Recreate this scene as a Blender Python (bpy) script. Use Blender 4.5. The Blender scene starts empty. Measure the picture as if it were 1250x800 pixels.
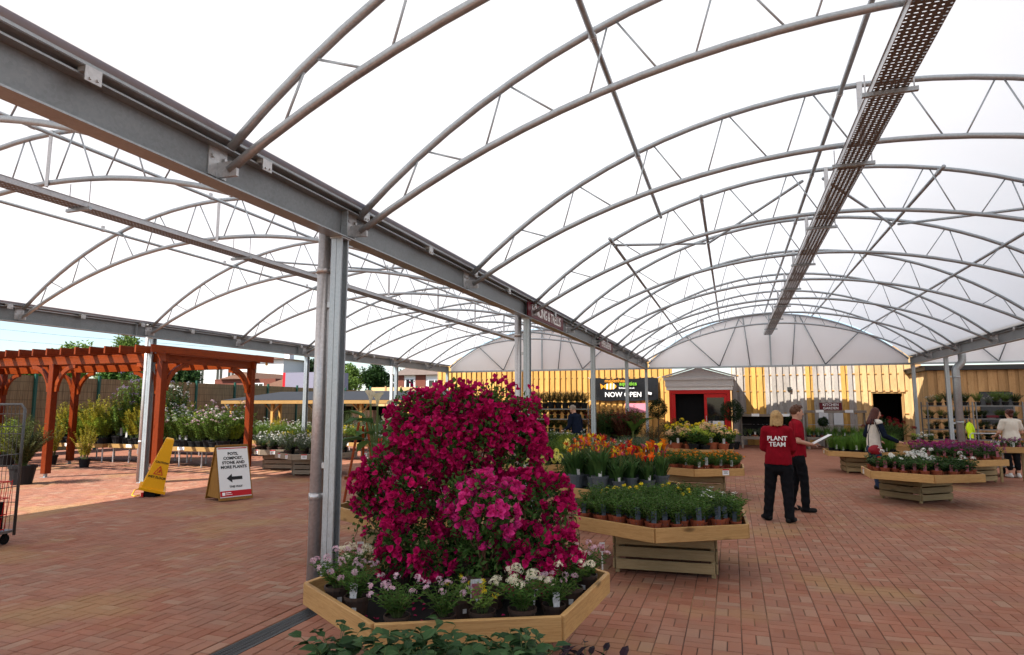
import bpy, bmesh, math, random
import numpy as np
from mathutils import Vector, Matrix
R = math.radians
rnd = random.Random(7)
nrs = np.random.RandomState(11)
scn = bpy.context.scene
COL = scn.collection

# ------------------------------------------------------------------ camera
FPX, CX, CY, CAMH = 790.0, 625.0, 400.0, 1.7
PITCH = math.atan(96 / FPX)
YAW = math.atan(269 / FPX * math.cos(PITCH))
cam_d = bpy.data.cameras.new('camera')
cam = bpy.data.objects.new('camera', cam_d)
COL.objects.link(cam)
cam.location = (0, 0, CAMH)
cam.rotation_euler = (math.pi / 2 + PITCH, 0, YAW)
cam_d.sensor_width = 36.0
cam_d.lens = FPX / 1250 * 36.0
cam_d.clip_start = 0.05
cam_d.clip_end = 2000
scn.camera = cam
# pixel -> ray helpers (a pixel only gives a direction)
c_r = Vector((math.cos(YAW), math.sin(YAW), 0))
c_f = Vector((-math.sin(YAW) * math.cos(PITCH), math.cos(YAW) * math.cos(PITCH), math.sin(PITCH)))
c_u = c_r.cross(c_f)
def ray(x, y): return c_f + c_r * ((x - CX) / FPX) + c_u * ((CY - y) / FPX)
def atZ(x, y, z=0.0):
    d = ray(x, y); return Vector((0, 0, CAMH)) + d * ((z - CAMH) / d.z)
def atY(x, y, Y):
    d = ray(x, y); return Vector((0, 0, CAMH)) + d * (Y / d.y)
def proj(P):
    q = Vector(P) - Vector((0, 0, CAMH)); z = q.dot(c_f)
    if z < 0.05: return (-9999, -9999, z)
    return (CX + FPX * q.dot(c_r) / z, CY - FPX * q.dot(c_u) / z, z)

# ------------------------------------------------------------------ light
SUN_EL, SUN_DX, SUN_DY = R(46), 0.608, 0.794       # direction the light travels, on the ground
w = bpy.data.worlds.new('World'); scn.world = w; w.use_nodes = True
nt = w.node_tree; nt.nodes.clear()
sky = nt.nodes.new('ShaderNodeTexSky'); sky.sky_type = 'NISHITA'; sky.sun_disc = False
sky.sun_elevation = SUN_EL
sky.sun_rotation = math.atan2(-SUN_DX, -SUN_DY)
sky.air_density = 1.0; sky.dust_density = .8; sky.ozone_density = 1.6
bg = nt.nodes.new('ShaderNodeBackground'); bg.inputs[1].default_value = 0.10
out = nt.nodes.new('ShaderNodeOutputWorld')
# thin procedural cloud veil over the blue
tc = nt.nodes.new('ShaderNodeTexCoord'); mp = nt.nodes.new('ShaderNodeMapping'); mp.inputs['Scale'].default_value = (1.2, 1.2, 5)
nz = nt.nodes.new('ShaderNodeTexNoise'); nz.inputs['Scale'].default_value = 2.2; nz.inputs['Detail'].default_value = 7
rp = nt.nodes.new('ShaderNodeValToRGB'); rp.color_ramp.elements[0].position = .54; rp.color_ramp.elements[1].position = .72
rp.color_ramp.elements[1].color = (.8, .8, .8, 1)
mx = nt.nodes.new('ShaderNodeMix'); mx.data_type = 'RGBA'; mx.inputs[7].default_value = (7.5, 7.7, 8.0, 1)
L = nt.links.new
L(tc.outputs['Generated'], mp.inputs[0]); L(mp.outputs[0], nz.inputs['Vector']); L(nz.outputs[0], rp.inputs[0])
L(rp.outputs[0], mx.inputs[0]); L(sky.outputs[0], mx.inputs[6]); L(mx.outputs[2], bg.inputs[0]); L(bg.outputs[0], out.inputs[0])
sun_d = bpy.data.lights.new('sun', 'SUN'); sun_d.energy = 4.2; sun_d.angle = R(.53); sun_d.color = (1, .95, .87)
sun = bpy.data.objects.new('sun', sun_d); COL.objects.link(sun)
sdir = Vector((SUN_DX * math.cos(SUN_EL), SUN_DY * math.cos(SUN_EL), -math.sin(SUN_EL)))
sun.rotation_euler = sdir.to_track_quat('-Z', 'Y').to_euler(); sun.location = (-20, -25, 30)
vs = scn.view_settings
scn.display_settings.display_device = 'sRGB'
vs.view_transform = 'Standard'; vs.look = 'None'; vs.gamma = 1; vs.use_curve_mapping = False
vs.exposure = 1.18
cy = scn.cycles
cy.max_bounces = 9; cy.diffuse_bounces = 5; cy.glossy_bounces = 4; cy.transmission_bounces = 6; cy.transparent_max_bounces = 12
cy.caustics_reflective = False; cy.caustics_refractive = False; cy.sample_clamp_indirect = 8
cy.use_denoising = True
try: cy.denoiser = 'OPENIMAGEDENOISE'
except Exception: pass

# ------------------------------------------------------------------ materials
MATS = {}
def _new(name):
    m = bpy.data.materials.new(name); m.use_nodes = True; m.node_tree.nodes.clear(); MATS[name] = m
    return m, m.node_tree.nodes, m.node_tree.links.new
def _math(N, Lk, op, a, b=None):
    n = N.new('ShaderNodeMath'); n.operation = op
    for i, v in enumerate((a, b)):
        if v is None: continue
        if isinstance(v, (int, float)): n.inputs[i].default_value = v
        else: Lk(v, n.inputs[i])
    return n.outputs[0]
def _mix(N, Lk, fac, a, b, mode='MIX'):
    n = N.new('ShaderNodeMix'); n.data_type = 'RGBA'; n.blend_type = mode
    for i, v in ((0, fac), (6, a), (7, b)):
        if isinstance(v, (int, float)): n.inputs[i].default_value = v
        elif isinstance(v, (tuple, list)): n.inputs[i].default_value = (*v[:3], 1)
        else: Lk(v, n.inputs[i])
    return n.outputs[2]
def _noise(N, Lk, vec, scale, detail=4, rough=.5):
    n = N.new('ShaderNodeTexNoise'); n.inputs['Scale'].default_value = scale; n.inputs['Detail'].default_value = detail
    n.inputs['Roughness'].default_value = rough
    Lk(vec, n.inputs['Vector']); return n.outputs[0]
def _ramp(N, Lk, fac, stops, const=False):
    n = N.new('ShaderNodeValToRGB'); cr = n.color_ramp
    if const: cr.interpolation = 'CONSTANT'
    while len(cr.elements) < len(stops): cr.elements.new(.5)
    for e, (p, c) in zip(cr.elements, stops):
        e.position = p; e.color = (*c[:3], 1) if isinstance(c, (tuple, list)) else (c, c, c, 1)
    Lk(fac, n.inputs[0]); return n.outputs[0]
def _vary(N, Lk, c, fac, lo, hi):
    mr = N.new('ShaderNodeMapRange'); Lk(fac, mr.inputs[0]); mr.inputs[3].default_value = lo; mr.inputs[4].default_value = hi
    return _mix(N, Lk, 1.0, c, mr.outputs[0], 'MULTIPLY')
def _bsdf(N, Lk, col, rough, metal=0, bump=None, bstr=.3, spec=.5, bdist=.01):
    b = N.new('ShaderNodeBsdfPrincipled')
    if isinstance(col, (tuple, list)): b.inputs['Base Color'].default_value = (*col[:3], 1)
    else: Lk(col, b.inputs['Base Color'])
    if isinstance(rough, (int, float)): b.inputs['Roughness'].default_value = rough
    else: Lk(rough, b.inputs['Roughness'])
    b.inputs['Metallic'].default_value = metal
    b.inputs['Specular IOR Level'].default_value = spec
    if bump is not None:
        bn = N.new('ShaderNodeBump'); bn.inputs['Strength'].default_value = bstr; bn.inputs['Distance'].default_value = bdist
        Lk(bump, bn.inputs['Height']); Lk(bn.outputs[0], b.inputs['Normal'])
    return b
def _out(N, Lk, sh):
    o = N.new('ShaderNodeOutputMaterial'); Lk(sh, o.inputs[0])
def M(name, col, rough=.6, metal=0, var=.18, vs=6, bump=0, bs=60, spec=.22, orand=.1):
    m, N, Lk = _new(name)
    t = N.new('ShaderNodeTexCoord').outputs['Object']
    n1 = _noise(N, Lk, t, vs, 6, .6)
    c = _vary(N, Lk, col, n1, 1 - var * 1.6, 1 + var * 1.6)
    oi = N.new('ShaderNodeObjectInfo')
    c = _vary(N, Lk, c, oi.outputs['Random'], 1 - orand, 1 + orand)
    rr = N.new('ShaderNodeMapRange'); Lk(n1, rr.inputs[0]); rr.inputs[3].default_value = max(.02, rough - .12); rr.inputs[4].default_value = min(1, rough + .12)
    bm_ = _noise(N, Lk, t, bs, 3) if bump else None
    _out(N, Lk, _bsdf(N, Lk, c, rr.outputs[0], metal, bm_, bump, spec).outputs[0]); return m
def wood(name, c1, c2, rough=.6, knots=.5, grain=1.0, orand=.18, axis=0, hue=None):
    """boards are modelled with their length along local X (axis 0) or Z (axis 2)"""
    m, N, Lk = _new(name)
    t = N.new('ShaderNodeTexCoord').outputs['Object']
    oi = N.new('ShaderNodeObjectInfo')
    sh = N.new('ShaderNodeVectorMath'); sh.operation = 'ADD'; Lk(t, sh.inputs[0])
    cb = N.new('ShaderNodeCombineXYZ')
    for i in range(3): Lk(_math(N, Lk, 'MULTIPLY', oi.outputs['Random'], 37.0 + 11 * i), cb.inputs[i])
    Lk(cb.outputs[0], sh.inputs[1])
    mp = N.new('ShaderNodeMapping'); Lk(sh.outputs[0], mp.inputs[0])
    sc = [16 * grain] * 3; sc[axis] = .9 * grain; mp.inputs['Scale'].default_value = sc
    g1 = _noise(N, Lk, mp.outputs[0], 2.2, 5, .65)
    mp2 = N.new('ShaderNodeMapping'); Lk(sh.outputs[0], mp2.inputs[0])
    sc2 = [7.0] * 3; sc2[axis] = 2.6; mp2.inputs['Scale'].default_value = sc2
    vo = N.new('ShaderNodeTexVoronoi'); vo.inputs['Scale'].default_value = 1.0; Lk(mp2.outputs[0], vo.inputs['Vector'])
    kn = _ramp(N, Lk, vo.outputs['Distance'], [(0, 1.0), (.10, .75), (.2, 0.0)])
    g2 = _math(N, Lk, 'ADD', g1, _math(N, Lk, 'MULTIPLY', vo.outputs['Distance'], .35))
    wv = _math(N, Lk, 'FRACT', _math(N, Lk, 'MULTIPLY', g2, 6.0))
    f = _math(N, Lk, 'ADD', _math(N, Lk, 'MULTIPLY', wv, .35), _math(N, Lk, 'MULTIPLY', g1, .65))
    c = _ramp(N, Lk, f, [(.18, c2), (.62, c1)])
    c = _mix(N, Lk, _math(N, Lk, 'MULTIPLY', kn, knots), c, [x * .3 for x in c2])
    c = _vary(N, Lk, c, oi.outputs['Random'], 1 - orand, 1 + orand)
    big = _noise(N, Lk, sh.outputs[0], 1.7, 4)
    c = _vary(N, Lk, c, big, .8, 1.2)
    _out(N, Lk, _bsdf(N, Lk, c, rough, 0, f, .25, .15, .004).outputs[0]); return m
def leafm(name, c1, c2, transl=.3, rough=.5, stops=None, spec=.1):
    """leaves and petals: every leaf is an island with its own tone"""
    m, N, Lk = _new(name)
    g = N.new('ShaderNodeNewGeometry'); oi = N.new('ShaderNodeObjectInfo')
    if stops:
        f = _math(N, Lk, 'FRACT', _math(N, Lk, 'ADD', g.outputs['Random Per Island'], oi.outputs['Random']))
        c = _ramp(N, Lk, f, stops, True)
        c = _vary(N, Lk, c, _math(N, Lk, 'FRACT', _math(N, Lk, 'MULTIPLY', g.outputs['Random Per Island'], 17.3)), .75, 1.2)
    else:
        c = _ramp(N, Lk, g.outputs['Random Per Island'], [(0, c1), (1, c2)])
    c = _vary(N, Lk, c, oi.outputs['Random'], .78, 1.22)
    t = N.new('ShaderNodeTexCoord').outputs['Object']
    c = _vary(N, Lk, c, _noise(N, Lk, t, 9, 2), .7, 1.3)
    b = _bsdf(N, Lk, c, rough, 0, None, spec=spec)
    tr = N.new('ShaderNodeBsdfTranslucent'); Lk(c, tr.inputs[0])
    ms = N.new('ShaderNodeMixShader'); ms.inputs[0].default_value = transl
    Lk(b.outputs[0], ms.inputs[1]); Lk(tr.outputs[0], ms.inputs[2]); _out(N, Lk, ms.outputs[0]); return m

def build_mats():
    # galvanised steel: spangle + dull patches
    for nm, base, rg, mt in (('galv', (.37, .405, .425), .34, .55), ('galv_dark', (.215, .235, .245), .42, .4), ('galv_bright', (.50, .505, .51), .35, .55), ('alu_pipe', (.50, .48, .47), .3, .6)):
        m, N, Lk = _new(nm); t = N.new('ShaderNodeTexCoord').outputs['Object']
        vo = N.new('ShaderNodeTexVoronoi'); vo.inputs['Scale'].default_value = 55; Lk(t, vo.inputs['Vector'])
        n1 = _noise(N, Lk, t, 3.5, 7, .65)
        f = _math(N, Lk, 'ADD', _math(N, Lk, 'MULTIPLY', vo.outputs['Color'], .35), _math(N, Lk, 'MULTIPLY', n1, .75))
        c = _vary(N, Lk, base, f, .62, 1.35)
        r_ = N.new('ShaderNodeMapRange'); Lk(f, r_.inputs[0]); r_.inputs[3].default_value = rg - .12; r_.inputs[4].default_value = rg + .2
        _out(N, Lk, _bsdf(N, Lk, c, r_.outputs[0], mt).outputs[0])
    # brick pavers
    m, N, Lk = _new('paver'); t = N.new('ShaderNodeTexCoord').outputs['Object']
    g = N.new('ShaderNodeNewGeometry'); oi = N.new('ShaderNodeObjectInfo')
    f = _math(N, Lk, 'FRACT', _math(N, Lk, 'ADD', g.outputs['Random Per Island'], _math(N, Lk, 'MULTIPLY', oi.outputs['Random'], 3.7)))
    c = _ramp(N, Lk, f, [(0, (.265, .100, .058)), (.3, (.30, .120, .072)), (.6, (.325, .137, .085)), (.84, (.29, .130, .078)), (.94, (.35, .185, .12)), (1, (.32, .19, .125))])
    pos = g.outputs['Position']
    big = _noise(N, Lk, pos, .45, 5, .6); mid = _noise(N, Lk, pos, 2.3, 5, .6); fine = _noise(N, Lk, pos, 90, 3, .7)
    c = _vary(N, Lk, c, big, .72, 1.22); c = _vary(N, Lk, c, fine, .78, 1.2)
    blot = _ramp(N, Lk, _noise(N, Lk, pos, 1.3, 6, .7), [(.42, 0.0), (.66, .55)])
    c = _mix(N, Lk, blot, c, (.24, .14, .10))
    dust = _ramp(N, Lk, mid, [(.52, 0.0), (.75, .55)])
    c = _mix(N, Lk, dust, c, (.37, .195, .13))
    stn = _ramp(N, Lk, _noise(N, Lk, pos, .8, 3), [(.53, 0.0), (.66, .55)])
    c = _mix(N, Lk, stn, c, (.33, .20, .085))
    _out(N, Lk, _bsdf(N, Lk, c, .8, 0, fine, .35, .16, .004).outputs[0])
    # joint sand
    m, N, Lk = _new('joint_sand'); pos = N.new('ShaderNodeNewGeometry').outputs['Position']
    n1 = _noise(N, Lk, pos, 1.1, 6); c = _ramp(N, Lk, n1, [(.35, (.055, .028, .019)), (.5, (.12, .062, .038)), (.66, (.30, .175, .085))])
    _out(N, Lk, _bsdf(N, Lk, c, .95).outputs[0])
    # far paving: the same basket of bricks, too small to pick apart
    m, N, Lk = _new('paving_far'); pos = N.new('ShaderNodeNewGeometry').outputs['Position']
    bt = N.new('ShaderNodeTexBrick'); Lk(pos, bt.inputs['Vector']); bt.inputs['Scale'].default_value = 1
    bt.inputs['Brick Width'].default_value = .2; bt.inputs['Row Height'].default_value = .1; bt.inputs['Mortar Size'].default_value = .003
    bt.inputs['Color1'].default_value = (.28, .110, .064, 1); bt.inputs['Color2'].default_value = (.33, .138, .085, 1); bt.inputs['Mortar'].default_value = (.16, .09, .06, 1)
    c = _vary(N, Lk, bt.outputs[0], _noise(N, Lk, pos, .45, 5, .6), .72, 1.22)
    dust = _ramp(N, Lk, _noise(N, Lk, pos, 2.3, 5, .6), [(.52, 0.0), (.75, .5)])
    c = _mix(N, Lk, dust, c, (.37, .195, .13))
    _out(N, Lk, _bsdf(N, Lk, c, .8, spec=.16).outputs[0])
    # roof fabric
    for nm, tcol, tw, dcol in (('roof_film', (.90, .90, .90), .43, (.5, .5, .5)), ('gable_film', (.97, .95, .93), .22, (.96, .935, .915))):
        m, N, Lk = _new(nm); pos = N.new('ShaderNodeNewGeometry').outputs['Position']
        n1 = _noise(N, Lk, pos, .5, 4)
        tr = N.new('ShaderNodeBsdfTranslucent'); Lk(_vary(N, Lk, tcol, n1, .93, 1.04), tr.inputs[0])
        df = _bsdf(N, Lk, dcol, .55, spec=.3)
        ms = N.new('ShaderNodeMixShader'); ms.inputs[0].default_value = tw
        Lk(df.outputs[0], ms.inputs[1]); Lk(tr.outputs[0], ms.inputs[2]); _out(N, Lk, ms.outputs[0])
    # perforated tray
    m, N, Lk = _new('tray_perf'); t = N.new('ShaderNodeTexCoord').outputs['Object']
    sp = N.new('ShaderNodeSeparateXYZ'); Lk(t, sp.inputs[0])
    fx = _math(N, Lk, 'SUBTRACT', _math(N, Lk, 'FRACT', _math(N, Lk, 'MULTIPLY', sp.outputs[0], 1 / .052)), .5)
    rowi = _math(N, Lk, 'MULTIPLY', sp.outputs[1], 1 / .052)
    fy = _math(N, Lk, 'SUBTRACT', _math(N, Lk, 'FRACT', rowi), .5)
    alt = _math(N, Lk, 'GREATER_THAN', _math(N, Lk, 'FRACT', _math(N, Lk, 'MULTIPLY', rowi, .5)), .5)
    sx = _math(N, Lk, 'SUBTRACT', 1.0, _math(N, Lk, 'MULTIPLY', alt, .45)); sy = _math(N, Lk, 'ADD', 1.0, _math(N, Lk, 'MULTIPLY', alt, .5))
    d = _math(N, Lk, 'SQRT', _math(N, Lk, 'ADD', _math(N, Lk, 'POWER', _math(N, Lk, 'ABSOLUTE', _math(N, Lk, 'MULTIPLY', fx, sx)), 2.0), _math(N, Lk, 'POWER', _math(N, Lk, 'ABSOLUTE', _math(N, Lk, 'MULTIPLY', fy, sy)), 2.0)))
    hole = _math(N, Lk, 'LESS_THAN', d, .17)
    b = _bsdf(N, Lk, (.15, .14, .135), .5, .25); tp = N.new('ShaderNodeBsdfTransparent')
    ms = N.new('ShaderNodeMixShader'); Lk(hole, ms.inputs[0]); Lk(b.outputs[0], ms.inputs[1]); Lk(tp.outputs[0], ms.inputs[2]); _out(N, Lk, ms.outputs[0])
    # glass
    m, N, Lk = _new('dark_glass'); b = _bsdf(N, Lk, (.012, .013, .014), .04, 0); _out(N, Lk, b.outputs[0])
    # reed screen
    m, N, Lk = _new('reed'); t = N.new('ShaderNodeTexCoord').outputs['Object']
    mp = N.new('ShaderNodeMapping'); mp.inputs['Scale'].default_value = (60, 60, 1.2); Lk(t, mp.inputs[0])
    n1 = _noise(N, Lk, mp.outputs[0], 1, 3)
    c = _ramp(N, Lk, n1, [(.3, (.10, .065, .03)), (.55, (.27, .18, .085)), (.75, (.36, .26, .13))])
    sp = N.new('ShaderNodeSeparateXYZ'); Lk(t, sp.inputs[0])
    ln = _math(N, Lk, 'GREATER_THAN', _math(N, Lk, 'FRACT', _math(N, Lk, 'MULTIPLY', sp.outputs[2], 3.1)), .93)
    c = _mix(N, Lk, _math(N, Lk, 'MULTIPLY', ln, .6), c, (.07, .045, .02))
    _out(N, Lk, _bsdf(N, Lk, c, .85, 0, n1, .6, .2, .02).outputs[0])
    wood('pine', (.48, .285, .112), (.35, .185, .066), .55, .95)
    wood('pine_crate', (.33, .24, .125), (.23, .155, .075), .65, .5)
    wood('crate_grey', (.30, .24, .18), (.20, .155, .11), .75, .5)
    wood('clad_yellow', (.66, .38, .11), (.50, .26, .06), .6, .3, axis=2)
    wood('clad_pale', (.66, .45, .22), (.52, .31, .13), .65, .3, axis=2)
    wood('clad_grey', (.52, .47, .42), (.34, .295, .25), .8, .45, axis=2)
    wood('clad_brown', (.52, .31, .145), (.37, .20, .08), .7, .35, axis=2)
    wood('redwood', (.23, .040, .006), (.13, .019, .004), .38, .5, axis=0, orand=.12)
    wood('bench_grey', (.26, .22, .18), (.17, .135, .105), .8, .4)
    wood('ply', (.28, .14, .032), (.20, .09, .02), .5, .3, axis=2)
    wood('cane', (.36, .22, .10), (.28, .16, .06), .6, .1, axis=2)
    M('red_paint', (.50, .012, .012), .35, 0, .06); M('grey_paint', (.60, .58, .56), .5, 0, .06); M('white_paint', (.78, .78, .77), .5, 0, .05)
    M('dark_grey', (.055, .058, .062), .45, 0, .15); M('black', (.010, .010, .011), .8, 0, .2, spec=.06); M('rubber', (.012, .011, .011), .9, 0, .2, spec=.06)
    M('maroon', (.11, .008, .016), .4, 0, .06); M('white_print', (.82, .82, .81), .5, 0, .02); M('black_print', (.015, .015, .016), .5, 0, .02)
    M('orange_print', (.80, .33, .03), .5, 0, .05); M('green_print', (.20, .50, .04), .5, 0, .05); M('red_print', (.50, .012, .02), .45, 0, .05)
    M('pink_print', (.75, .28, .36), .5, 0, .08); M('yellow_plastic', (.85, .42, .012), .35, 0, .08); M('hi_vis', (.62, .85, .02), .6, 0, .1)
    M('vinyl_black', (.014, .015, .017), .28, 0, .1, 1.5, .5, 1.6)
    M('pot_red', (.24, .055, .025), .55, 0, .15); M('pot_grey', (.085, .095, .105), .5, 0, .12); M('pot_brown', (.05, .03, .022), .6, 0, .15); M('pot_black', (.014, .014, .015), .6, 0, .2, spec=.15)
    M('pot_terracotta', (.36, .10, .045), .6, 0, .15)
    M('compost', (.03, .02, .014), .95, 0, .4, 40, .5, 90)
    M('tag_white', (.50, .49, .47), .5, 0, .45, 60); M('tag_pink', (.30, .09, .11), .5, 0, .5, 45); M('tag_blue', (.055, .07, .09), .5, 0, .5, 45)
    M('skin', (.55, .30, .21), .5, 0, .08); M('hair_blond', (.42, .26, .11), .5, 0, .45, 35, .6, 40); M('hair_brown', (.085, .035, .018), .45, 0, .4, 35, .5, 40); M('hair_redbrown', (.07, .018, .012), .4, 0, .4, 35, .5, 40); M('hair_grey', (.30, .24, .19), .5, 0, .3, 35)
    M('knit_red', (.22, .006, .014), .9, 0, .16, 14, .4, 110, .06); M('cloth_black', (.010, .010, .012), .95, 0, .3, 10, .5, 22, .05); M('cloth_navy', (.010, .014, .028), .9, 0, .25, 12, .5, 22, .05)
    M('knit_cream', (.60, .54, .47), .9, 0, .12, 18, .6, 70); M('cloth_cream', (.64, .58, .50), .85, 0, .08, 9, .5, 14); M('denim', (.03, .045, .085), .9, 0, .2, 14, spec=.06)
    M('shoe_dark', (.015, .014, .014), .7, spec=.1); M('shoe_white', (.62, .6, .57), .6); M('bag_red', (.26, .012, .02), .5, 0, .15, 14); M('lips', (.42, .12, .10), .5)
    M('felt_roof', (.035, .036, .04), .9, 0, .15, 3); M('brick_wall', (.17, .055, .036), .8, 0, .25, 14); M('roof_tile', (.14, .07, .042), .8, 0, .25, 10); M('render_white', (.74, .72, .68), .8, 0, .05)
    M('slate_roof', (.16, .12, .10), .8, 0, .2, 4); M('green_post', (.02, .085, .055), .45, 0, .1); M('truck_side', (.22, .21, .27), .5, 0, .06); M('bark', (.10, .07, .048), .9, 0, .3, 8, .6, 25)
    M('grate', (.035, .036, .038), .5, .6, .2, 30); M('earth', (.16, .12, .08), .95, 0, .3, 1.5); M('wire_grey', (.20, .20, .20), .35, .8, .15); M('brass', (.42, .30, .12), .4, .8)
    M('stem', (.09, .12, .035), .6, 0, .2); M('stem_red', (.12, .05, .03), .7, 0, .2)
    # foliage (reflectance .04 - .15) and petals
    for nm, a, b in (('leaf_mid', (.038, .088, .017), (.085, .165, .030)), ('leaf_dark', (.018, .045, .012), (.046, .095, .022)), ('leaf_bright', (.10, .17, .03), (.19, .28, .055)), ('leaf_lime', (.24, .31, .03), (.38, .45, .05)), ('leaf_grey', (.11, .14, .10), (.20, .23, .17)), ('leaf_gold', (.36, .30, .025), (.52, .44, .05)), ('leaf_red', (.10, .022, .018), (.17, .05, .035)), ('leaf_purple', (.014, .009, .014), (.035, .016, .024)), ('leaf_olive', (.075, .085, .03), (.15, .16, .06)), ('leaf_grass', (.07, .15, .02), (.13, .24, .04)), ('leaf_begonia', (.025, .06, .022), (.06, .12, .04)), ('leaf_tree', (.10, .17, .03), (.20, .29, .055)), ('leaf_conifer', (.015, .032, .012), (.035, .06, .024)), ('leaf_bronze', (.08, .05, .025), (.14, .09, .045)), ('leaf_strap', (.03, .075, .022), (.075, .15, .04))):
        leafm(nm, a, b)
    for nm, a, b in (('bract', (.25, .003, .045), (.62, .012, .145)), ('bract_pink', (.38, .010, .11), (.66, .045, .24)), ('pet_white', (.72, .70, .66), (.82, .80, .74)), ('pet_cream', (.66, .60, .42), (.78, .72, .55)), ('pet_pinkpale', (.62, .36, .44), (.74, .54, .60)), ('pet_pink', (.60, .12, .24), (.72, .25, .36)), ('pet_red', (.45, .01, .012), (.62, .03, .02)), ('pet_orange', (.70, .16, .01), (.80, .30, .02)), ('pet_yellow', (.74, .50, .015), (.82, .66, .04)), ('pet_lemon', (.78, .70, .10), (.84, .80, .28)), ('pet_purple', (.22, .03, .16), (.38, .08, .26)), ('pet_magenta', (.28, .012, .11), (.5, .06, .24)), ('pet_mauve', (.36, .24, .45), (.5, .38, .58)), ('pet_limegreen', (.42, .52, .05), (.56, .64, .12)), ('pet_peach', (.74, .44, .22), (.80, .56, .34)), ('pet_darkred', (.14, .008, .012), (.26, .014, .02))):
        leafm(nm, a, b, .35, .6)
    leafm('pet_lily', 0, 0, .3, .5, [(0, (.70, .13, .012)), (.28, (.40, .014, .012)), (.46, (.78, .55, .02)), (.62, (.70, .20, .015)), (.78, (.42, .03, .07)), (.9, (.55, .12, .15))])
    leafm('pet_mix', 0, 0, .3, .5, [(0, (.76, .74, .70)), (.35, (.72, .18, .01)), (.55, (.80, .60, .03)), (.75, (.25, .06, .3))])
build_mats()
# ------------------------------------------------------------------ geometry helpers
def mesh(name, V, F, mats, smooth=False, mi=None):
    me = bpy.data.meshes.new(name)
    me.from_pydata([tuple(v) for v in V] if not isinstance(V, np.ndarray) else V.tolist(), [], F if not isinstance(F, np.ndarray) else F.tolist())
    for m in (mats if isinstance(mats, (list, tuple)) else [mats]): me.materials.append(MATS[m])
    if mi is not None: me.polygons.foreach_set('material_index', mi)
    if smooth: me.polygons.foreach_set('use_smooth', [True] * len(me.polygons))
    me.update(); return me
def obj(name, me, parent=None, loc=None, rot=None, mat=None):
    o = bpy.data.objects.new(name, me); COL.objects.link(o)
    if parent: o.parent = parent
    if mat is not None: o.matrix_local = mat
    else:
        if loc is not None: o.location = loc
        if rot is not None: o.rotation_euler = rot
    return o
def tag(o, label=None, cat=None, group=None, kind=None):
    if label: o['label'] = label
    if cat: o['category'] = cat
    if group: o['group'] = group
    if kind: o['kind'] = kind
    return o
def thing(name, label, cat, loc=(0, 0, 0), rz=0, group=None):
    return tag(obj(name, None, None, loc, (0, 0, rz)), label, cat, group)
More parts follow.
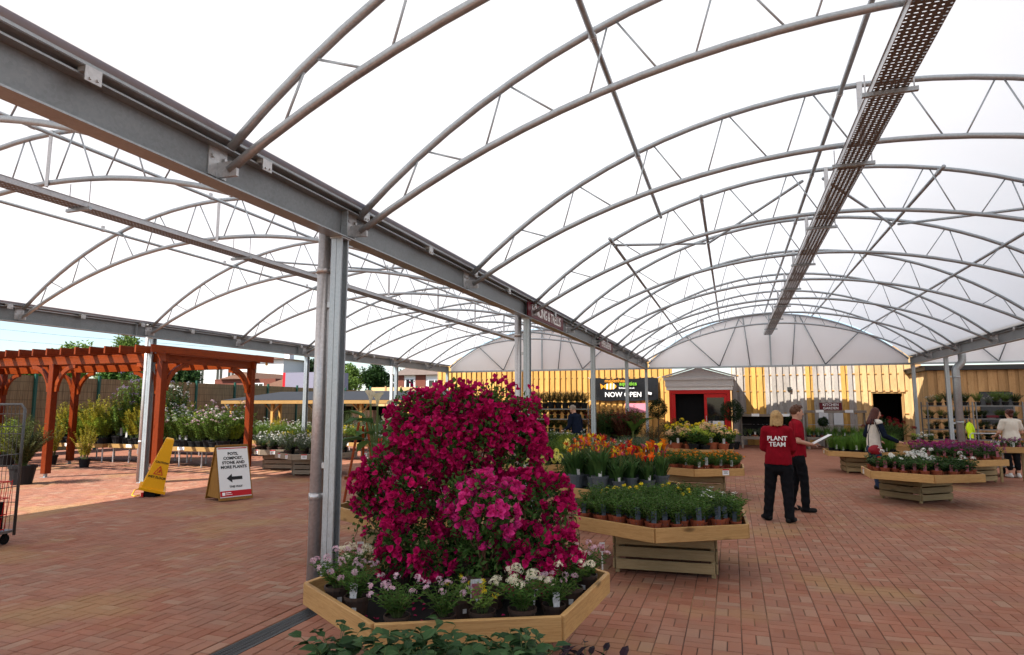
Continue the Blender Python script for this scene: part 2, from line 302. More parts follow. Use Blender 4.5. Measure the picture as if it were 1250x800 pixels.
class MB:
    def __init__(s): s.V = []; s.F = []; s.mi = []
    def add(s, V, F, m=0):
        n = len(s.V); s.V += [tuple(v) for v in V]; s.F += [tuple(i + n for i in f) for f in F]; s.mi += [m] * len(F); return s
    def box(s, c, d, rz=0, m=0, T=None):
        V = []
        for z in (-.5, .5):
            for x, y in ((-.5, -.5), (.5, -.5), (.5, .5), (-.5, .5)): V.append(Vector((x * d[0], y * d[1], z * d[2])))
        if rz: q = Matrix.Rotation(rz, 3, 'Z'); V = [q @ v for v in V]
        V = [v + Vector(c) for v in V]
        if T: V = [T @ v for v in V]
        return s.add(V, [(3, 2, 1, 0), (4, 5, 6, 7), (0, 1, 5, 4), (1, 2, 6, 5), (2, 3, 7, 6), (3, 0, 4, 7)], m)
    def span(s, a, b, m=0):
        return s.box([(a[i] + b[i]) / 2 for i in range(3)], [abs(b[i] - a[i]) for i in range(3)], 0, m)
    def beam(s, a, b, wd, ht, up=(0, 0, 1), m=0):
        a = Vector(a); b = Vector(b); d = (b - a).normalized(); u = Vector(up); sd = d.cross(u)
        if sd.length < 1e-5: sd = d.cross(Vector((0, 1, 0)))
        sd.normalize(); u = sd.cross(d); V = []
        for p in (a, b):
            for x, z in ((-.5, -.5), (.5, -.5), (.5, .5), (-.5, .5)): V.append(p + sd * (x * wd) + u * (z * ht))
        return s.add(V, [(0, 1, 2, 3), (7, 6, 5, 4), (0, 4, 5, 1), (1, 5, 6, 2), (2, 6, 7, 3), (3, 7, 4, 0)], m)
    def tube(s, P, r, n=8, m=0, caps=True):
        P = [Vector(p) for p in P]; rs = r if isinstance(r, (list, tuple)) else [r] * len(P)
        t0 = (P[1] - P[0]).normalized(); a = t0.orthogonal().normalized(); V = []
        for i, p in enumerate(P):
            t = (P[min(i + 1, len(P) - 1)] - P[max(i - 1, 0)]).normalized()
            a = (a - t * a.dot(t)).normalized(); b = t.cross(a)
            for k in range(n):
                an = 2 * math.pi * k / n; V.append(p + (a * math.cos(an) + b * math.sin(an)) * rs[i])
        F = []
        for i in range(len(P) - 1):
            for k in range(n):
                k2 = (k + 1) % n; F.append((i * n + k, i * n + k2, (i + 1) * n + k2, (i + 1) * n + k))
        if caps: F.append(tuple(range(n - 1, -1, -1))); F.append(tuple(range((len(P) - 1) * n, len(P) * n)))
        return s.add(V, F, m)
    def lathe(s, prof, n=14, m=0, c=(0, 0, 0), cap=True):
        V = []; F = []
        for r, z in prof:
            for k in range(n):
                an = 2 * math.pi * k / n; V.append((c[0] + r * math.cos(an), c[1] + r * math.sin(an), c[2] + z))
        for i in range(len(prof) - 1):
            for k in range(n):
                k2 = (k + 1) % n; F.append((i * n + k, i * n + k2, (i + 1) * n + k2, (i + 1) * n + k))
        if cap: F.append(tuple(range(n - 1, -1, -1))); F.append(tuple(range((len(prof) - 1) * n, len(prof) * n)))
        return s.add(V, F, m)
    def poly(s, P, m=0): return s.add(P, [tuple(range(len(P)))], m)
    def prism(s, P, z0, z1, m=0):
        n = len(P); V = [(x, y, z0) for x, y in P] + [(x, y, z1) for x, y in P]
        return s.add(V, [tuple(range(n - 1, -1, -1)), tuple(range(n, 2 * n))] + [(i, (i + 1) % n, n + (i + 1) % n, n + i) for i in range(n)], m)
    def mesh(s, name, mats, smooth=False): return mesh(name, s.V, s.F, mats, smooth, s.mi)
    def build(s, name, mats, parent=None, smooth=False, loc=None, rot=None): return obj(name, s.mesh(name, mats, smooth), parent, loc, rot)
CB = {}
def cbox(dx, dy, dz, mat, ch=.004):
    """a chamfered board of given size, centred, cached (shared data)"""
    k = (round(dx, 3), round(dy, 3), round(dz, 3), mat, ch)
    if k in CB: return CB[k]
    h = (dx / 2, dy / 2, dz / 2); V = []; idx = {}
    for sx in (-1, 1):
        for sy in (-1, 1):
            for sz in (-1, 1):
                for ax in range(3):
                    s_ = (sx, sy, sz); idx[(s_, ax)] = len(V)
                    V.append(tuple(s_[i] * (h[i] - (0 if i == ax else ch)) for i in range(3)))
    F = []
    for ax in range(3):
        o1, o2 = (ax + 1) % 3, (ax + 2) % 3
        for sg in (-1, 1):
            q = []
            for a, b in ((-1, -1), (1, -1), (1, 1), (-1, 1)):
                s_ = [0, 0, 0]; s_[ax] = sg; s_[o1] = a; s_[o2] = b; q.append(idx[(tuple(s_), ax)])
            F.append(tuple(q if sg > 0 else q[::-1]))
    for ax in range(3):
        o1, o2 = (ax + 1) % 3, (ax + 2) % 3
        for a in (-1, 1):
            for b in (-1, 1):
                s0 = [0, 0, 0]; s0[o1] = a; s0[o2] = b; s1 = list(s0); s0[ax] = -1; s1[ax] = 1
                q = [idx[(tuple(s0), o1)], idx[(tuple(s1), o1)], idx[(tuple(s1), o2)], idx[(tuple(s0), o2)]]
                F.append(tuple(q if a * b < 0 else q[::-1]))
    for sx in (-1, 1):
        for sy in (-1, 1):
            for sz in (-1, 1):
                q = [idx[((sx, sy, sz), i)] for i in range(3)]; F.append(tuple(q if sx * sy * sz > 0 else q[::-1]))
    CB[k] = mesh('board', V, F, mat); return CB[k]
def board(name, a, b, wd, th, mat, parent, up=(0, 0, 1), ch=.004):
    """timber with its length on local X from a to b, th across, wd along 'up'"""
    a = Vector(a); b = Vector(b); d = b - a; Ln = d.length; d.normalize()
    y = Vector(up).cross(d).normalized(); z = d.cross(y)
    T = Matrix(((d.x, y.x, z.x, 0), (d.y, y.y, z.y, 0), (d.z, y.z, z.z, 0), (0, 0, 0, 1)))
    T.translation = (a + b) / 2
    return obj(name, cbox(Ln, th, wd, mat, ch), parent, mat=T)
def vboard(name, x, y, z0, z1, wd, th, mat, parent, rz=0, ch=.004):
    return obj(name, cbox(wd, th, z1 - z0, mat, ch), parent, (x, y, (z0 + z1) / 2), (0, 0, rz))
TMP = bpy.data.scenes.new('bake')
def bake(o):
    TMP.collection.objects.link(o); vl = TMP.view_layers[0]; vl.update(); me = bpy.data.meshes.new_from_object(o.evaluated_get(vl.depsgraph)); TMP.collection.objects.unlink(o); return me
def text(name, body, size, mat, parent, loc, rot, align='CENTER', space=1.0, bold=0.0, ext=.002, line=.9):
    cu = bpy.data.curves.new('t', 'FONT'); cu.body = body; cu.size = size; cu.align_x = align; cu.align_y = 'CENTER'
    cu.space_character = space; cu.extrude = ext; cu.offset = bold; cu.space_line = line; cu.resolution_u = 3
    t = bpy.data.objects.new('t', cu); me = bake(t)
    bpy.data.objects.remove(t); bpy.data.curves.remove(cu)
    me.name = name; me.materials.clear(); me.materials.append(MATS[mat])
    return obj(name, me, parent, loc, rot)
def scatter(T, F, P, A, Nn, S):
    """template T (k,3) with x across, y along A, z along normal, copied to frames"""
    T = np.asarray(T, float); P = np.asarray(P, float); A = np.asarray(A, float); Nn = np.asarray(Nn, float)
    A = A / (np.linalg.norm(A, axis=1, keepdims=True) + 1e-9)
    X = np.cross(A, Nn); ln = np.linalg.norm(X, axis=1, keepdims=True); bad = ln[:, 0] < 1e-3
    if bad.any(): X[bad] = np.cross(A[bad], np.array([.3, .9, .31])); ln = np.linalg.norm(X, axis=1, keepdims=True)
    X = X / ln; Z = np.cross(X, A)
    S = np.asarray(S, float); S = S[:, None] * np.ones(3) if S.ndim == 1 else S
    V = P[:, None, :] + (T[None, :, 0:1] * S[:, None, 0:1]) * X[:, None, :] + (T[None, :, 1:2] * S[:, None, 1:2]) * A[:, None, :] + (T[None, :, 2:3] * S[:, None, 2:3]) * Z[:, None, :]
    k = len(T); Fo = []
    for f in F: Fo.append(np.arange(len(P))[:, None] * k + np.array(f)[None, :])
    fl = [tuple(r) for a in Fo for r in a.tolist()]
    return V.reshape(-1, 3).tolist(), fl
LEAF = ([(0, 0, 0), (-.5, .42, .13), (0, 1, -.1), (.5, .42, .13)], [(0, 3, 2), (0, 2, 1)])
BIGLEAF = ([(0, 0, 0), (-.42, .28, .1), (0, .33, 0), (.42, .28, .1), (-.38, .66, .05), (0, .7, -.04), (.38, .66, .05), (0, 1.05, -.2)], [(0, 2, 1), (0, 3, 2), (1, 2, 5, 4), (2, 3, 6, 5), (4, 5, 7), (5, 6, 7)])
BRACT = ([(0, 0, 0), (-.42, .35, .16), (0, .4, .02), (.42, .35, .16), (-.32, .75, .10), (.32, .75, .10), (0, 1, -.06)], [(0, 2, 1), (0, 3, 2), (1, 2, 4), (2, 3, 5), (2, 5, 6, 4)])
BLADE = ([(-.5, 0, 0), (.5, 0, 0), (.5, .45, .02), (-.5, .45, .02), (.34, .8, -.06), (-.34, .8, -.06), (0, 1, -.18)], [(0, 1, 2, 3), (3, 2, 4, 5), (5, 4, 6)])
PET5 = ([(0, 0, .02)] + [p for k in range(5) for p in ((.26 * math.cos(2 * math.pi * (k - .3) / 5), .26 * math.sin(2 * math.pi * (k - .3) / 5), .08), (.5 * math.cos(2 * math.pi * k / 5), .5 * math.sin(2 * math.pi * k / 5), .1), (.26 * math.cos(2 * math.pi * (k + .3) / 5), .26 * math.sin(2 * math.pi * (k + .3) / 5), .08))], [f for k in range(5) for f in ((0, 1 + 3 * k, 2 + 3 * k), (0, 2 + 3 * k, 3 + 3 * k))])
def rdirs(n, rs, up=0.0):
    d = rs.normal(size=(n, 3)); d /= np.linalg.norm(d, axis=1, keepdims=True); d[:, 2] += up
    return d / np.linalg.norm(d, axis=1, keepdims=True)

# ------------------------------------------------------------------ ground
BH, XL, XM, XR, XRR = 3.25, -12.55, -3.39, 6.45, 15.6      # beam underside; beam lines
YG, YW = 27.8, 30.45                                         # end gables; timber wall
g = MB(); g.poly([(-900, -300, -.05), (900, -300, -.05), (900, 900, -.05), (-900, 900, -.05)])
tag(g.build('ground', 'earth'), kind='structure')
PVX0, PVX1, PVY0, PVY1 = -20.0, 11.0, 1.6, 17.4
pv = MB()
for a, b in (((-45, -3), (PVX0, 31)), ((PVX1, -3), (24, 31)), ((PVX0, PVY1 - .03), (PVX1, 31)), ((PVX0, -3), (PVX1, PVY0))):
    pv.poly([(a[0], a[1], -.001), (b[0], a[1], -.001), (b[0], b[1], -.001), (a[0], b[1], -.001)])
pv.poly([(PVX0, PVY0, -.0075), (PVX1, PVY0, -.0075), (PVX1, PVY1, -.0075), (PVX0, PVY1, -.0075)], 1)
paving = tag(pv.build('brick_paving', ['paving_far', 'joint_sand']), kind='structure')
def lay_bricks():
    bw, gp = .1, .0033; cells = []
    nx = round((PVX1 - PVX0) / .2); ny = round((PVY1 - PVY0) / .2)
    for i in range(nx):
        for j in range(ny):
            x = PVX0 + .2 * i + .1; y = PVY0 + .2 * j + .1
            if y < 2.0 + abs(x) * 0: pass
            px, py, z = proj((x, y, 0))
            far = not (-190 < px < 1440 and py < 1010)
            if far or (XM - .13 < x < XM + .13): continue
            for k in (-1, 1):
                if (i + j) % 2: cells.append((x, y + k * .05, 0, px, py, z))
                else: cells.append((x + k * .05, y, 1, px, py, z))
    y = PVY0 + .1
    while y < PVY1:
        for x in (-3.541, -3.25):
            px, py, z = proj((x, y, 0))
            if -190 < px < 1440 and py < 1010: cells.append((x, y, 1, px, py, z))
        y += .2
    hx, hy, ch, dp = .1 - gp, .05 - gp, .004, .012
    T = [(-hx + ch, -hy + ch, 0), (hx - ch, -hy + ch, 0), (hx - ch, hy - ch, 0), (-hx + ch, hy - ch, 0), (-hx, -hy, -ch), (hx, -hy, -ch), (hx, hy, -ch), (-hx, hy, -ch), (-hx, -hy, -dp), (hx, -hy, -dp), (hx, hy, -dp), (-hx, hy, -dp)]
    Fb = [(0, 1, 2, 3)] + [(a + 4, (a + 1) % 4 + 4, (a + 1) % 4, a) for a in range(4)] + [(a + 8, (a + 1) % 4 + 8, (a + 1) % 4 + 4, a + 4) for a in range(4)]
    def occl(c):   # hidden under the near planters
        return ((c[0] + 1.77) ** 2 + (c[1] - 4.15) ** 2 < .7) or c[4] < 600
    inv = [c for c in cells if 5 < c[3] < 1245 and c[4] < 797 and not occl(c)]
    inv.sort(key=lambda c: c[5]); near = set(id(c) for c in inv[:300])
    bme = [mesh('brick', [tuple(np.array(t) * (1, 1, 1)) for t in T], Fb, 'paver'), mesh('brick', [(-t[1], t[0], t[2]) for t in T], Fb, 'paver')]
    rest = []
    for c in cells:
        if id(c) in near:
            obj('brick', bme[c[2]], paving, (c[0], c[1], rnd.uniform(-.0015, .001)), (rnd.uniform(-.008, .008), rnd.uniform(-.008, .008), rnd.uniform(-.006, .006)))
        else: rest.append(c)
    n = len(rest); C = np.array([(c[0], c[1], 0) for c in rest]); o = np.array([c[2] for c in rest])
    an = o * (math.pi / 2) + nrs.uniform(-.008, .008, n)
    C[:, 2] = nrs.uniform(-.002, .001, n)
    A = np.stack([-np.sin(an), np.cos(an), nrs.uniform(-.008, .008, n)], 1); Nn = np.stack([nrs.uniform(-.01, .01, n), nrs.uniform(-.01, .01, n), np.ones(n)], 1)
    V, F = scatter(T, Fb, C, A, Nn, np.ones(n))
    tag(obj('brick_field', mesh('brick_field', V, F, 'paver'), paving), kind='stuff')
lay_bricks()
# slotted drain under the middle beam
dr = thing('drain_channel', 'black slotted drain channel set in the brick paving beside the bougainvillea planter', 'drain', (XM, 0, 0))
b = MB(); b.span((-.07, 1.6, -.05), (.07, 17.4, -.035)); b.span((-.085, 1.6, -.04), (-.069, 17.4, -.002)); b.span((.069, 1.6, -.04), (.085, 17.4, -.002)); b.build('channel_frame', 'grate', dr)
b = MB()
for i in range(int(7.0 / .022)):
    y = 2.6 + i * .022; b.span((-.068, y, -.022), (.068, y + .011, -.004))
for x in (-.06, -.02, .02, .06): b.span((x - .006, 2.6, -.024), (x + .006, 9.6, -.0035))
b.span((-.068, 9.61, -.022), (.068, 17.4, -.004))
tag(b.build('grating', 'grate', dr), kind='stuff')

# ------------------------------------------------------------------ canopy steelwork
ORD = ['first', 'second', 'third', 'fourth', 'fifth', 'sixth', 'seventh', 'eighth', 'ninth', 'tenth', 'eleventh', 'twelfth', 'thirteenth', 'fourteenth', 'fifteenth', 'sixteenth']
TY = [3.5, 5.2, 8.03, 10.87, 13.72, 16.58, 19.45, 22.33, 25.2]
CYS = [5.05, 10.87, 16.6, 22.33, 27.7]
BAYS = {'left': (XL, XM, 1.13, 1.62), 'central': (XM, XR, 1.36, 1.90), 'right': (XR, XRR, 1.30, 1.85)}
def arch(bay, up, n=28, dz=0.0, inset=0.0, t0=0.0, t1=1.0):
    x0, x1, lo, hi = BAYS[bay]; rise = hi if up else lo; x0 += inset; x1 -= inset
    h = (x1 - x0) / 2; Rr = (h * h + rise * rise) / (2 * rise); cx = (x0 + x1) / 2; zb = (3.50 if up else 3.34) + dz
    a0 = math.asin(h / Rr); P = []
    for i in range(n + 1):
        a = -a0 + 2 * a0 * (t0 + (t1 - t0) * i / n); P.append((cx + Rr * math.sin(a), zb + rise - Rr + Rr * math.cos(a)))
    return P
def arch_z(bay, x, up=True):
    x0, x1, lo, hi = BAYS[bay]; rise = hi if up else lo; h = (x1 - x0) / 2; Rr = (h * h + rise * rise) / (2 * rise); cx = (x0 + x1) / 2
    return (3.50 if up else 3.34) + rise - Rr + math.sqrt(max(0, Rr * Rr - (x - cx) ** 2))
def make_truss(bay):
    x0, x1 = BAYS[bay][:2]; cx = (x0 + x1) / 2
    root = thing('roof_truss', '', 'roof truss')
    U = arch(bay, True, 28, 0, .12); Lo = arch(bay, False, 28, 0, .12)
    b = MB(); b.tube([(x, 0, z) for x, z in U], .033, 10); b.build('top_chord', 'galv', root, True)
    b = MB(); b.tube([(x, 0, z) for x, z in Lo], .033, 10); b.build('bottom_chord', 'galv', root, True)
    n = 10
    for i in range(n):
        # V of two rods between chords
        fa = .04 + .92 * (i + .5) / n
        ua = arch(bay, True, 100, 0, .12)[int(fa * 100)]
        for sgn in (-1, 1):
            fb = .04 + .92 * (i + .5 + .5 * sgn) / n; fb = min(max(fb - sgn * .012, .03), .97)
            lb = arch(bay, False, 100, 0, .12)[int(round(fb * 100))]
            b = MB(); b.tube([(ua[0] + .03 * sgn, 0, ua[1]), (lb[0], 0, lb[1])], .0095, 6); b.build('web_rod', 'galv', root, True)
    b = MB(); zt, zl = arch_z(bay, cx), arch_z(bay, cx, False)
    b.span((cx - .028, -.045, zl - .06), (cx + .028, -.038, zt + .02)); b.span((cx - .028, -.038, zl - .06), (cx - .022, .0, zt + .02)); b.build('apex_hanger', 'galv_bright', root)
    for sx, xx in ((1, x0), (-1, x1)):
        b = MB(); b.span((xx + sx * .006, -.085, 3.30), (xx + sx * .016, .085, 3.53)); b.span((xx + sx * .016, -.012, 3.29), (xx + sx * .19, .012, 3.40))
        for yy in (-.055, .055): b.tube([(xx + sx * .016, yy, 3.44), (xx + sx * .034, yy, 3.44)], .016, 6)
        b.build('foot_bracket', 'galv_bright', root)
    return root
def copy_tree(o, parent=None):
    c = o.copy(); COL.objects.link(c); c.parent = parent
    for ch in list(o.children): copy_tree(ch, c)
    return c
def trusses():
    for bay, ys in (('central', TY), ('left', TY), ('right', TY[4:])):
        first = make_truss(bay); first.location.y = ys[0]
        allt = [first] + [copy_tree(first) for _ in ys[1:]]
        for i, (t, y) in enumerate(zip(allt, ys)):
            t.location.y = y + (.35 if bay == 'left' else 0)
            tag(t, f'arched galvanised lattice truss, {ORD[i]} nearest of those over the {bay} bay', 'roof truss', f'lattice trusses over the {bay} bay')
trusses()
# I-beams with gutters
def ibeam(x, y0, y1, label, gut=1):
    root = thing('gutter_beam', label, 'steel beam', (x, 0, 0))
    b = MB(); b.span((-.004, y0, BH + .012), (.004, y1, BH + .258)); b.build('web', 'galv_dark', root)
    for nm, z0, z1 in (('bottom_flange', BH, BH + .012), ('top_flange', BH + .258, BH + .27)):
        b = MB(); b.span((-.075, y0, z0), (.075, y1, z1)); b.build(nm, 'galv', root)
    # galvanised valley gutter on brackets: upper lip, side, sole
    b = MB(); W_, z0 = .115, BH + .302
    for sx in (-1, 1):
        b.span((sx * W_ - .003, y0, z0), (sx * W_ + .003, y1, z0 + .07)); b.span((sx * W_ - .022, y0, z0 + .07), (sx * W_ + .022, y1, z0 + .075))
    b.span((-W_ + .003, y0, z0 - .004), (W_ - .003, y1, z0)); b.build('gutter', 'galv', root)
    i = 0; y = y0 + .7
    while y < y1:
        b = MB()
        for sx in (-1, 1):
            b.span((sx * .09 - .028, y - .05, BH + .27), (sx * .09 + .028, y + .05, BH + .301)); b.span((sx * .119 - .004, y - .05, BH + .215), (sx * .119 + .004, y + .05, BH + .301))
            b.tube([(sx * .119, y - .02, BH + .235), (sx * .133, y - .02, BH + .235)], .009, 6)
            b.tube([(sx * .119, y + .025, BH + .24), (sx * .133, y + .025, BH + .24)], .009, 6)
        b.build('gutter_bracket', 'galv_bright', root); y += 1.42
    y = CYS[0]
    for y in CYS:
        b = MB()
        for sx in (-1, 1): b.span((sx * .04 - .033, y - .005, BH + .013), (sx * .04 + .033, y + .005, BH + .257))
        b.build('stiffener', 'galv', root)
    return root
ibeam(XL, -2.5, 27.75, 'galvanised steel gutter beam along the open left edge above the red pergola')
ibeam(XM, -2.5, 27.75, 'big galvanised gutter beam running from the top left corner past the bougainvillea')
ibeam(XR, 6.0, 27.75, 'galvanised gutter beam on the right above the customers and plant trolleys')
# columns and their downpipes
def column(x, y, label, group, sc=1.0):
    root = thing('steel_column', label, 'column', (x, y, 0), 0, group); root.scale = (sc * .64, sc * .64, 1)
    b = MB()
    for sx in (-1, 1):      # two C channels back to back
        b.span((sx * .003, -.09, .012), (sx * .009, .09, BH)); b.span((sx * .009, -.09, .012), (sx * .085, -.084, BH)); b.span((sx * .009, .084, .012), (sx * .085, .09, BH))
        b.span((sx * .079, -.084, .012), (sx * .085, -.062, BH)); b.span((sx * .079, .062, .012), (sx * .085, .084, BH))
    b.build('shaft', 'galv', root)
    b = MB(); b.span((-.15, -.15, 0), (.15, .15, .012)); b.build('base_plate', 'galv', root)
    b = MB(); b.span((-.1, -.11, BH - .014), (.1, .11, BH - .001)); b.build('cap_plate', 'galv_bright', root)
    return root
def downpipe(x, y, label, r=.059, dx=-.165, mat='alu_pipe', top='straight'):
    root = thing('downpipe', label, 'downpipe', (x + dx, y, 0))
    b = MB(); zt = BH - .02
    if top == 'straight': b.tube([(0, 0, .02), (0, 0, BH + .32)], r, 18)
    else:
        s = 1 if dx > 0 else -1
        b.tube([(0, 0, .02), (0, 0, zt - .42), (s * .02, 0, zt - .34), (s * .16, 0, zt - .2), (s * .2, 0, zt - .1), (s * .2, 0, zt + .05), (s * .2, 0, BH + .33)], r, 18)
    b.build('pipe', mat, root, True)
    for z in ((.9, 2.95) if top == 'straight' else (1.2, 2.6)):
        b = MB(); b.lathe([(r + .001, -.03), (r + .006, -.03), (r + .006, .03), (r + .001, .03)], 18, c=(0, 0, z)); b.build('collar', mat, root, True)
    for z in (1.15, 2.6):
        b = MB(); s = 1 if dx < 0 else -1; b.span((min(s * r, s * (abs(dx) - .056)), -.02, z), (max(s * r, s * (abs(dx) - .056)), .02, z + .05)); b.build('pipe_bracket', 'galv_bright', root)
    return root
for i, y in enumerate(CYS): column(XM, y, ['galvanised steel column right behind the bougainvillea planter', 'galvanised column rising behind the bougainvillea top', 'galvanised column just left of the black banner', 'galvanised column in front of the black banner', 'galvanised column at the right side of the black banner'][i], 'columns under the middle beam')
for i, y in enumerate(CYS[1:]): column(XL, y + (.5 if i < 3 else 0), ['pale steel column beside the yellow caution cone', 'slim steel column behind the sandwich board, right of the last pergola post', 'steel column far behind the calla lilies', 'far corner column left of the yellow timber wall'][i], 'columns under the left beam', 1.05)
for i, y in enumerate((23.75, 27.7)): column(XR, y, ['right column holding the grey bent downpipe', 'far right column beside the black wall opening'][i], 'columns under the right beam')
downpipe(XM, CYS[0], 'wide aluminium downpipe left of the column behind the bougainvillea planter')
downpipe(XM, CYS[1], 'aluminium downpipe beside the sign board on the middle beam', .062, -.17, top='straight')
downpipe(XL, CYS[1] + .5, 'pale downpipe on the column beside the yellow caution cone', .05, -.15)
downpipe(XL, CYS[3] + .5, 'downpipe with white outlet on the column behind the calla lilies', .06, -.2, 'white_paint')
downpipe(XR, 23.75, 'grey bent downpipe on the right column', .11, .24, 'dark_grey' if 0 else 'galv', 'bent')
# purlins and braces
def rod(name, a, b, r, label, cat, group, clips=()):
    root = thing(name, label, cat, a, 0, group); A = Vector(a); B = Vector(b)
    m = MB(); m.tube([(0, 0, 0), tuple(B - A)], r, 10); m.build('tube', 'galv', root, True)
    for y in clips:
        t = (y - A.y) / (B.y - A.y); p = (B - A) * t
        m = MB(); m.tube([p + Vector((0, -.03, 0)), p + Vector((0, .03, 0))], r + .008, 10); m.box(p + Vector((0, 0, r + .02)), (.03, .05, .05)); m.build('clamp', 'galv_bright', root)
    return root
def purlins():
    def pz(bay, x): return arch_z(bay, x) - .075
    c = (XM + XR) / 2; cl = (XL + XM) / 2
    for x, y0, y1, lb in ((-1.02, 1.0, 10.87, 'roof tube left of the central ridge, nearest the camera, ending at the fourth truss'), (1.33, 1.0, 27.7, 'long ridge tube running beside the perforated tray'), (4.1, 1.0, 10.87, 'near roof tube on the right slope of the central bay'), (-1.85, 10.6, 27.7, 'low purlin tube on the left slope of the central bay'), (-.35, 10.6, 27.7, 'upper purlin tube on the left slope of the central bay'), (3.05, 10.6, 27.7, 'upper purlin tube on the right slope of the central bay'), (4.75, 10.6, 27.7, 'low purlin tube on the right slope of the central bay')):
        rod('purlin', (x, y0, pz('central', x)), (x, y1, pz('central', x)), .028, lb, 'roof tube', 'purlins of the central bay', [y for y in TY if y0 + .2 < y < y1 - .2])
    for x, y0, y1, lb in ((cl + .12, 1.0, 27.7, 'ridge purlin tube of the left bay'), (-10.15, 1.0, 27.7, 'purlin tube running below the perforated tray of the left bay'), (-5.9, 10.0, 27.7, 'purlin tube on the right slope of the left bay')):
        rod('purlin', (x, y0, pz('left', x)), (x, y1, pz('left', x)), .026, lb, 'roof tube', 'purlins of the left bay', [y for y in TY if y0 + .2 < y < y1 - .2])
    for a, b, lb in (((1.2, 10.95), (-.33, 13.65), 'diagonal brace falling left from the ridge behind the fourth truss'), ((1.5, 10.95), (3.0, 13.65), 'diagonal brace falling right from the ridge behind the fourth truss'), ((-1.82, 10.95), (-.4, 13.6), 'diagonal brace on the left slope behind the fourth truss'), ((4.7, 10.95), (3.1, 13.6), 'diagonal brace on the right slope behind the fourth truss')):
        rod('diagonal_brace', (a[0], a[1], arch_z('central', a[0]) - .12), (b[0], b[1], arch_z('central', b[0]) - .12), .024, lb, 'roof brace', 'diagonal roof braces')
    for a, b, lb in (((-9.7, 10.95), (-8.0, 13.65), 'diagonal roof brace on the left slope of the left bay'), ((-5.95, 10.95), (-7.7, 13.65), 'diagonal roof brace on the right slope of the left bay')):
        rod('diagonal_brace', (a[0], a[1], arch_z('left', a[0]) - .12), (b[0], b[1], arch_z('left', b[0]) - .12), .022, lb, 'roof brace', 'diagonal roof braces')
purlins()
# perforated cable trays hung under the ridges
def tray(x0, x1, z, y0, y1, label, ys, hz=.17):
    root = thing('cable_tray', label, 'cable tray', ((x0 + x1) / 2, 0, z)); h = (x1 - x0) / 2
    b = MB(); b.poly([(-h, y0, 0), (-h, y1, 0), (h, y1, 0), (h, y0, 0)]); b.build('perforated_sole', 'tray_perf', root)
    for sx in (-1, 1):
        b = MB(); b.span((sx * h - .002, y0, -.002), (sx * h + .002, y1, .062)); b.span((sx * h - .012, y0, .062), (sx * h + .012, y1, .066)); b.build('side_rail', 'galv_bright', root)
    for y in ys:
        b = MB(); b.span((-h - .08, y - .02, -.045), (h + .08, y + .02, -.006))
        b.build('support_strut', 'galv', root)
        for sx in (-1, 1):
            b = MB(); b.tube([(sx * (h + .05), y, -.05), (sx * (h + .05), y, hz)], .006, 6); b.build('hanger_rod', 'galv_bright', root)
    return root
tray(1.30, 1.59, 4.52, 2.6, 27.6, 'wide perforated steel cable tray hung below the ridge of the central bay', [6.3] + [y + .12 for y in TY[2:]])
tray(-7.72, -7.48, 4.15, 3.0, 23.2, 'narrow perforated cable tray hung below the ridge of the left bay', [y + .47 for y in TY[1:8]], .32)
# translucent covers
def cover(bay, y0, y1, label):
    P = arch(bay, True, 36, .055, .10); root = thing('canopy_cover', label, 'canopy roof'); ys = [y0]
    e = [y for y in np.arange(y0, y1, 2.85)][1:] + [y1]
    for y in e:
        b = MB(); n = len(P); a = ys[-1]; c_ = y
        V = [(x, a, z) for x, z in P] + [(x, c_, z) for x, z in P]
        b.add(V, [(i, n + i, n + i + 1, i + 1) for i in range(n - 1)]); b.build('film_panel', 'roof_film', root, True)
        b = MB(); V = [(x, y - .03, z + .006) for x, z in P] + [(x, y + .03, z + .006) for x, z in P]
        b.add(V, [(i, n + i, n + i + 1, i + 1) for i in range(n - 1)]); b.build('seam_strip', 'roof_film', root, True) if 0 else None
        ys.append(y)
    return root
cover('left', -2.5, 27.75, 'white translucent film roof over the left bay')
cover('central', -2.5, 27.75, 'white translucent film roof over the central bay')
cover('right', -2.5, 27.75, 'white translucent film roof over the right bay')
def gable(bay, label):
    x0, x1, lo, hi = BAYS[bay]; cx = (x0 + x1) / 2
    root = thing('gable_end', label, 'gable'); P = arch(bay, True, 32, .03, .1)
    b = MB(); n = len(P); zb = BH + .06
    V = [(x, YG + .06, z) for x, z in P] + [(x, YG + .06, zb) for x, z in P]
    b.add(V, [(i, i + 1, n + i + 1, n + i) for i in range(n - 1)]); b.build('film_panel', 'gable_film', root)
    b = MB(); b.tube([(x, YG, z - .05) for x, z in P], .035, 8); b.build('arch_tube', 'galv', root, True)
    b = MB(); b.span((x0, YG - .04, BH), (x1, YG + .04, BH + .07)); b.build('tie_rail', 'galv', root)
    w_ = x1 - x0
    tops = [.12, .335, .5, .665, .88]; bots = [.23, .44, .56, .77]
    for a, c_ in ((.30, .17), (.30, .385), (.70, .83), (.70, .615), (.42, .40), (.58, .60)):
        xa = x0 + a * w_; xt = x0 + c_ * w_
        b = MB(); b.tube([(xa, YG - .01, BH + .07), (xt, YG - .01, arch_z(bay, xt) - .06)], .02, 8); b.build('brace', 'galv_dark', root, True)
    b = MB(); b.span((cx - .03, YG - .05, BH), (cx + .03, YG - .02, arch_z(bay, cx) - .05)); b.build('king_post', 'galv', root)
    return root
for nm in BAYS: gable(nm, f'pale arched gable end with dark bracing closing the {nm} bay')
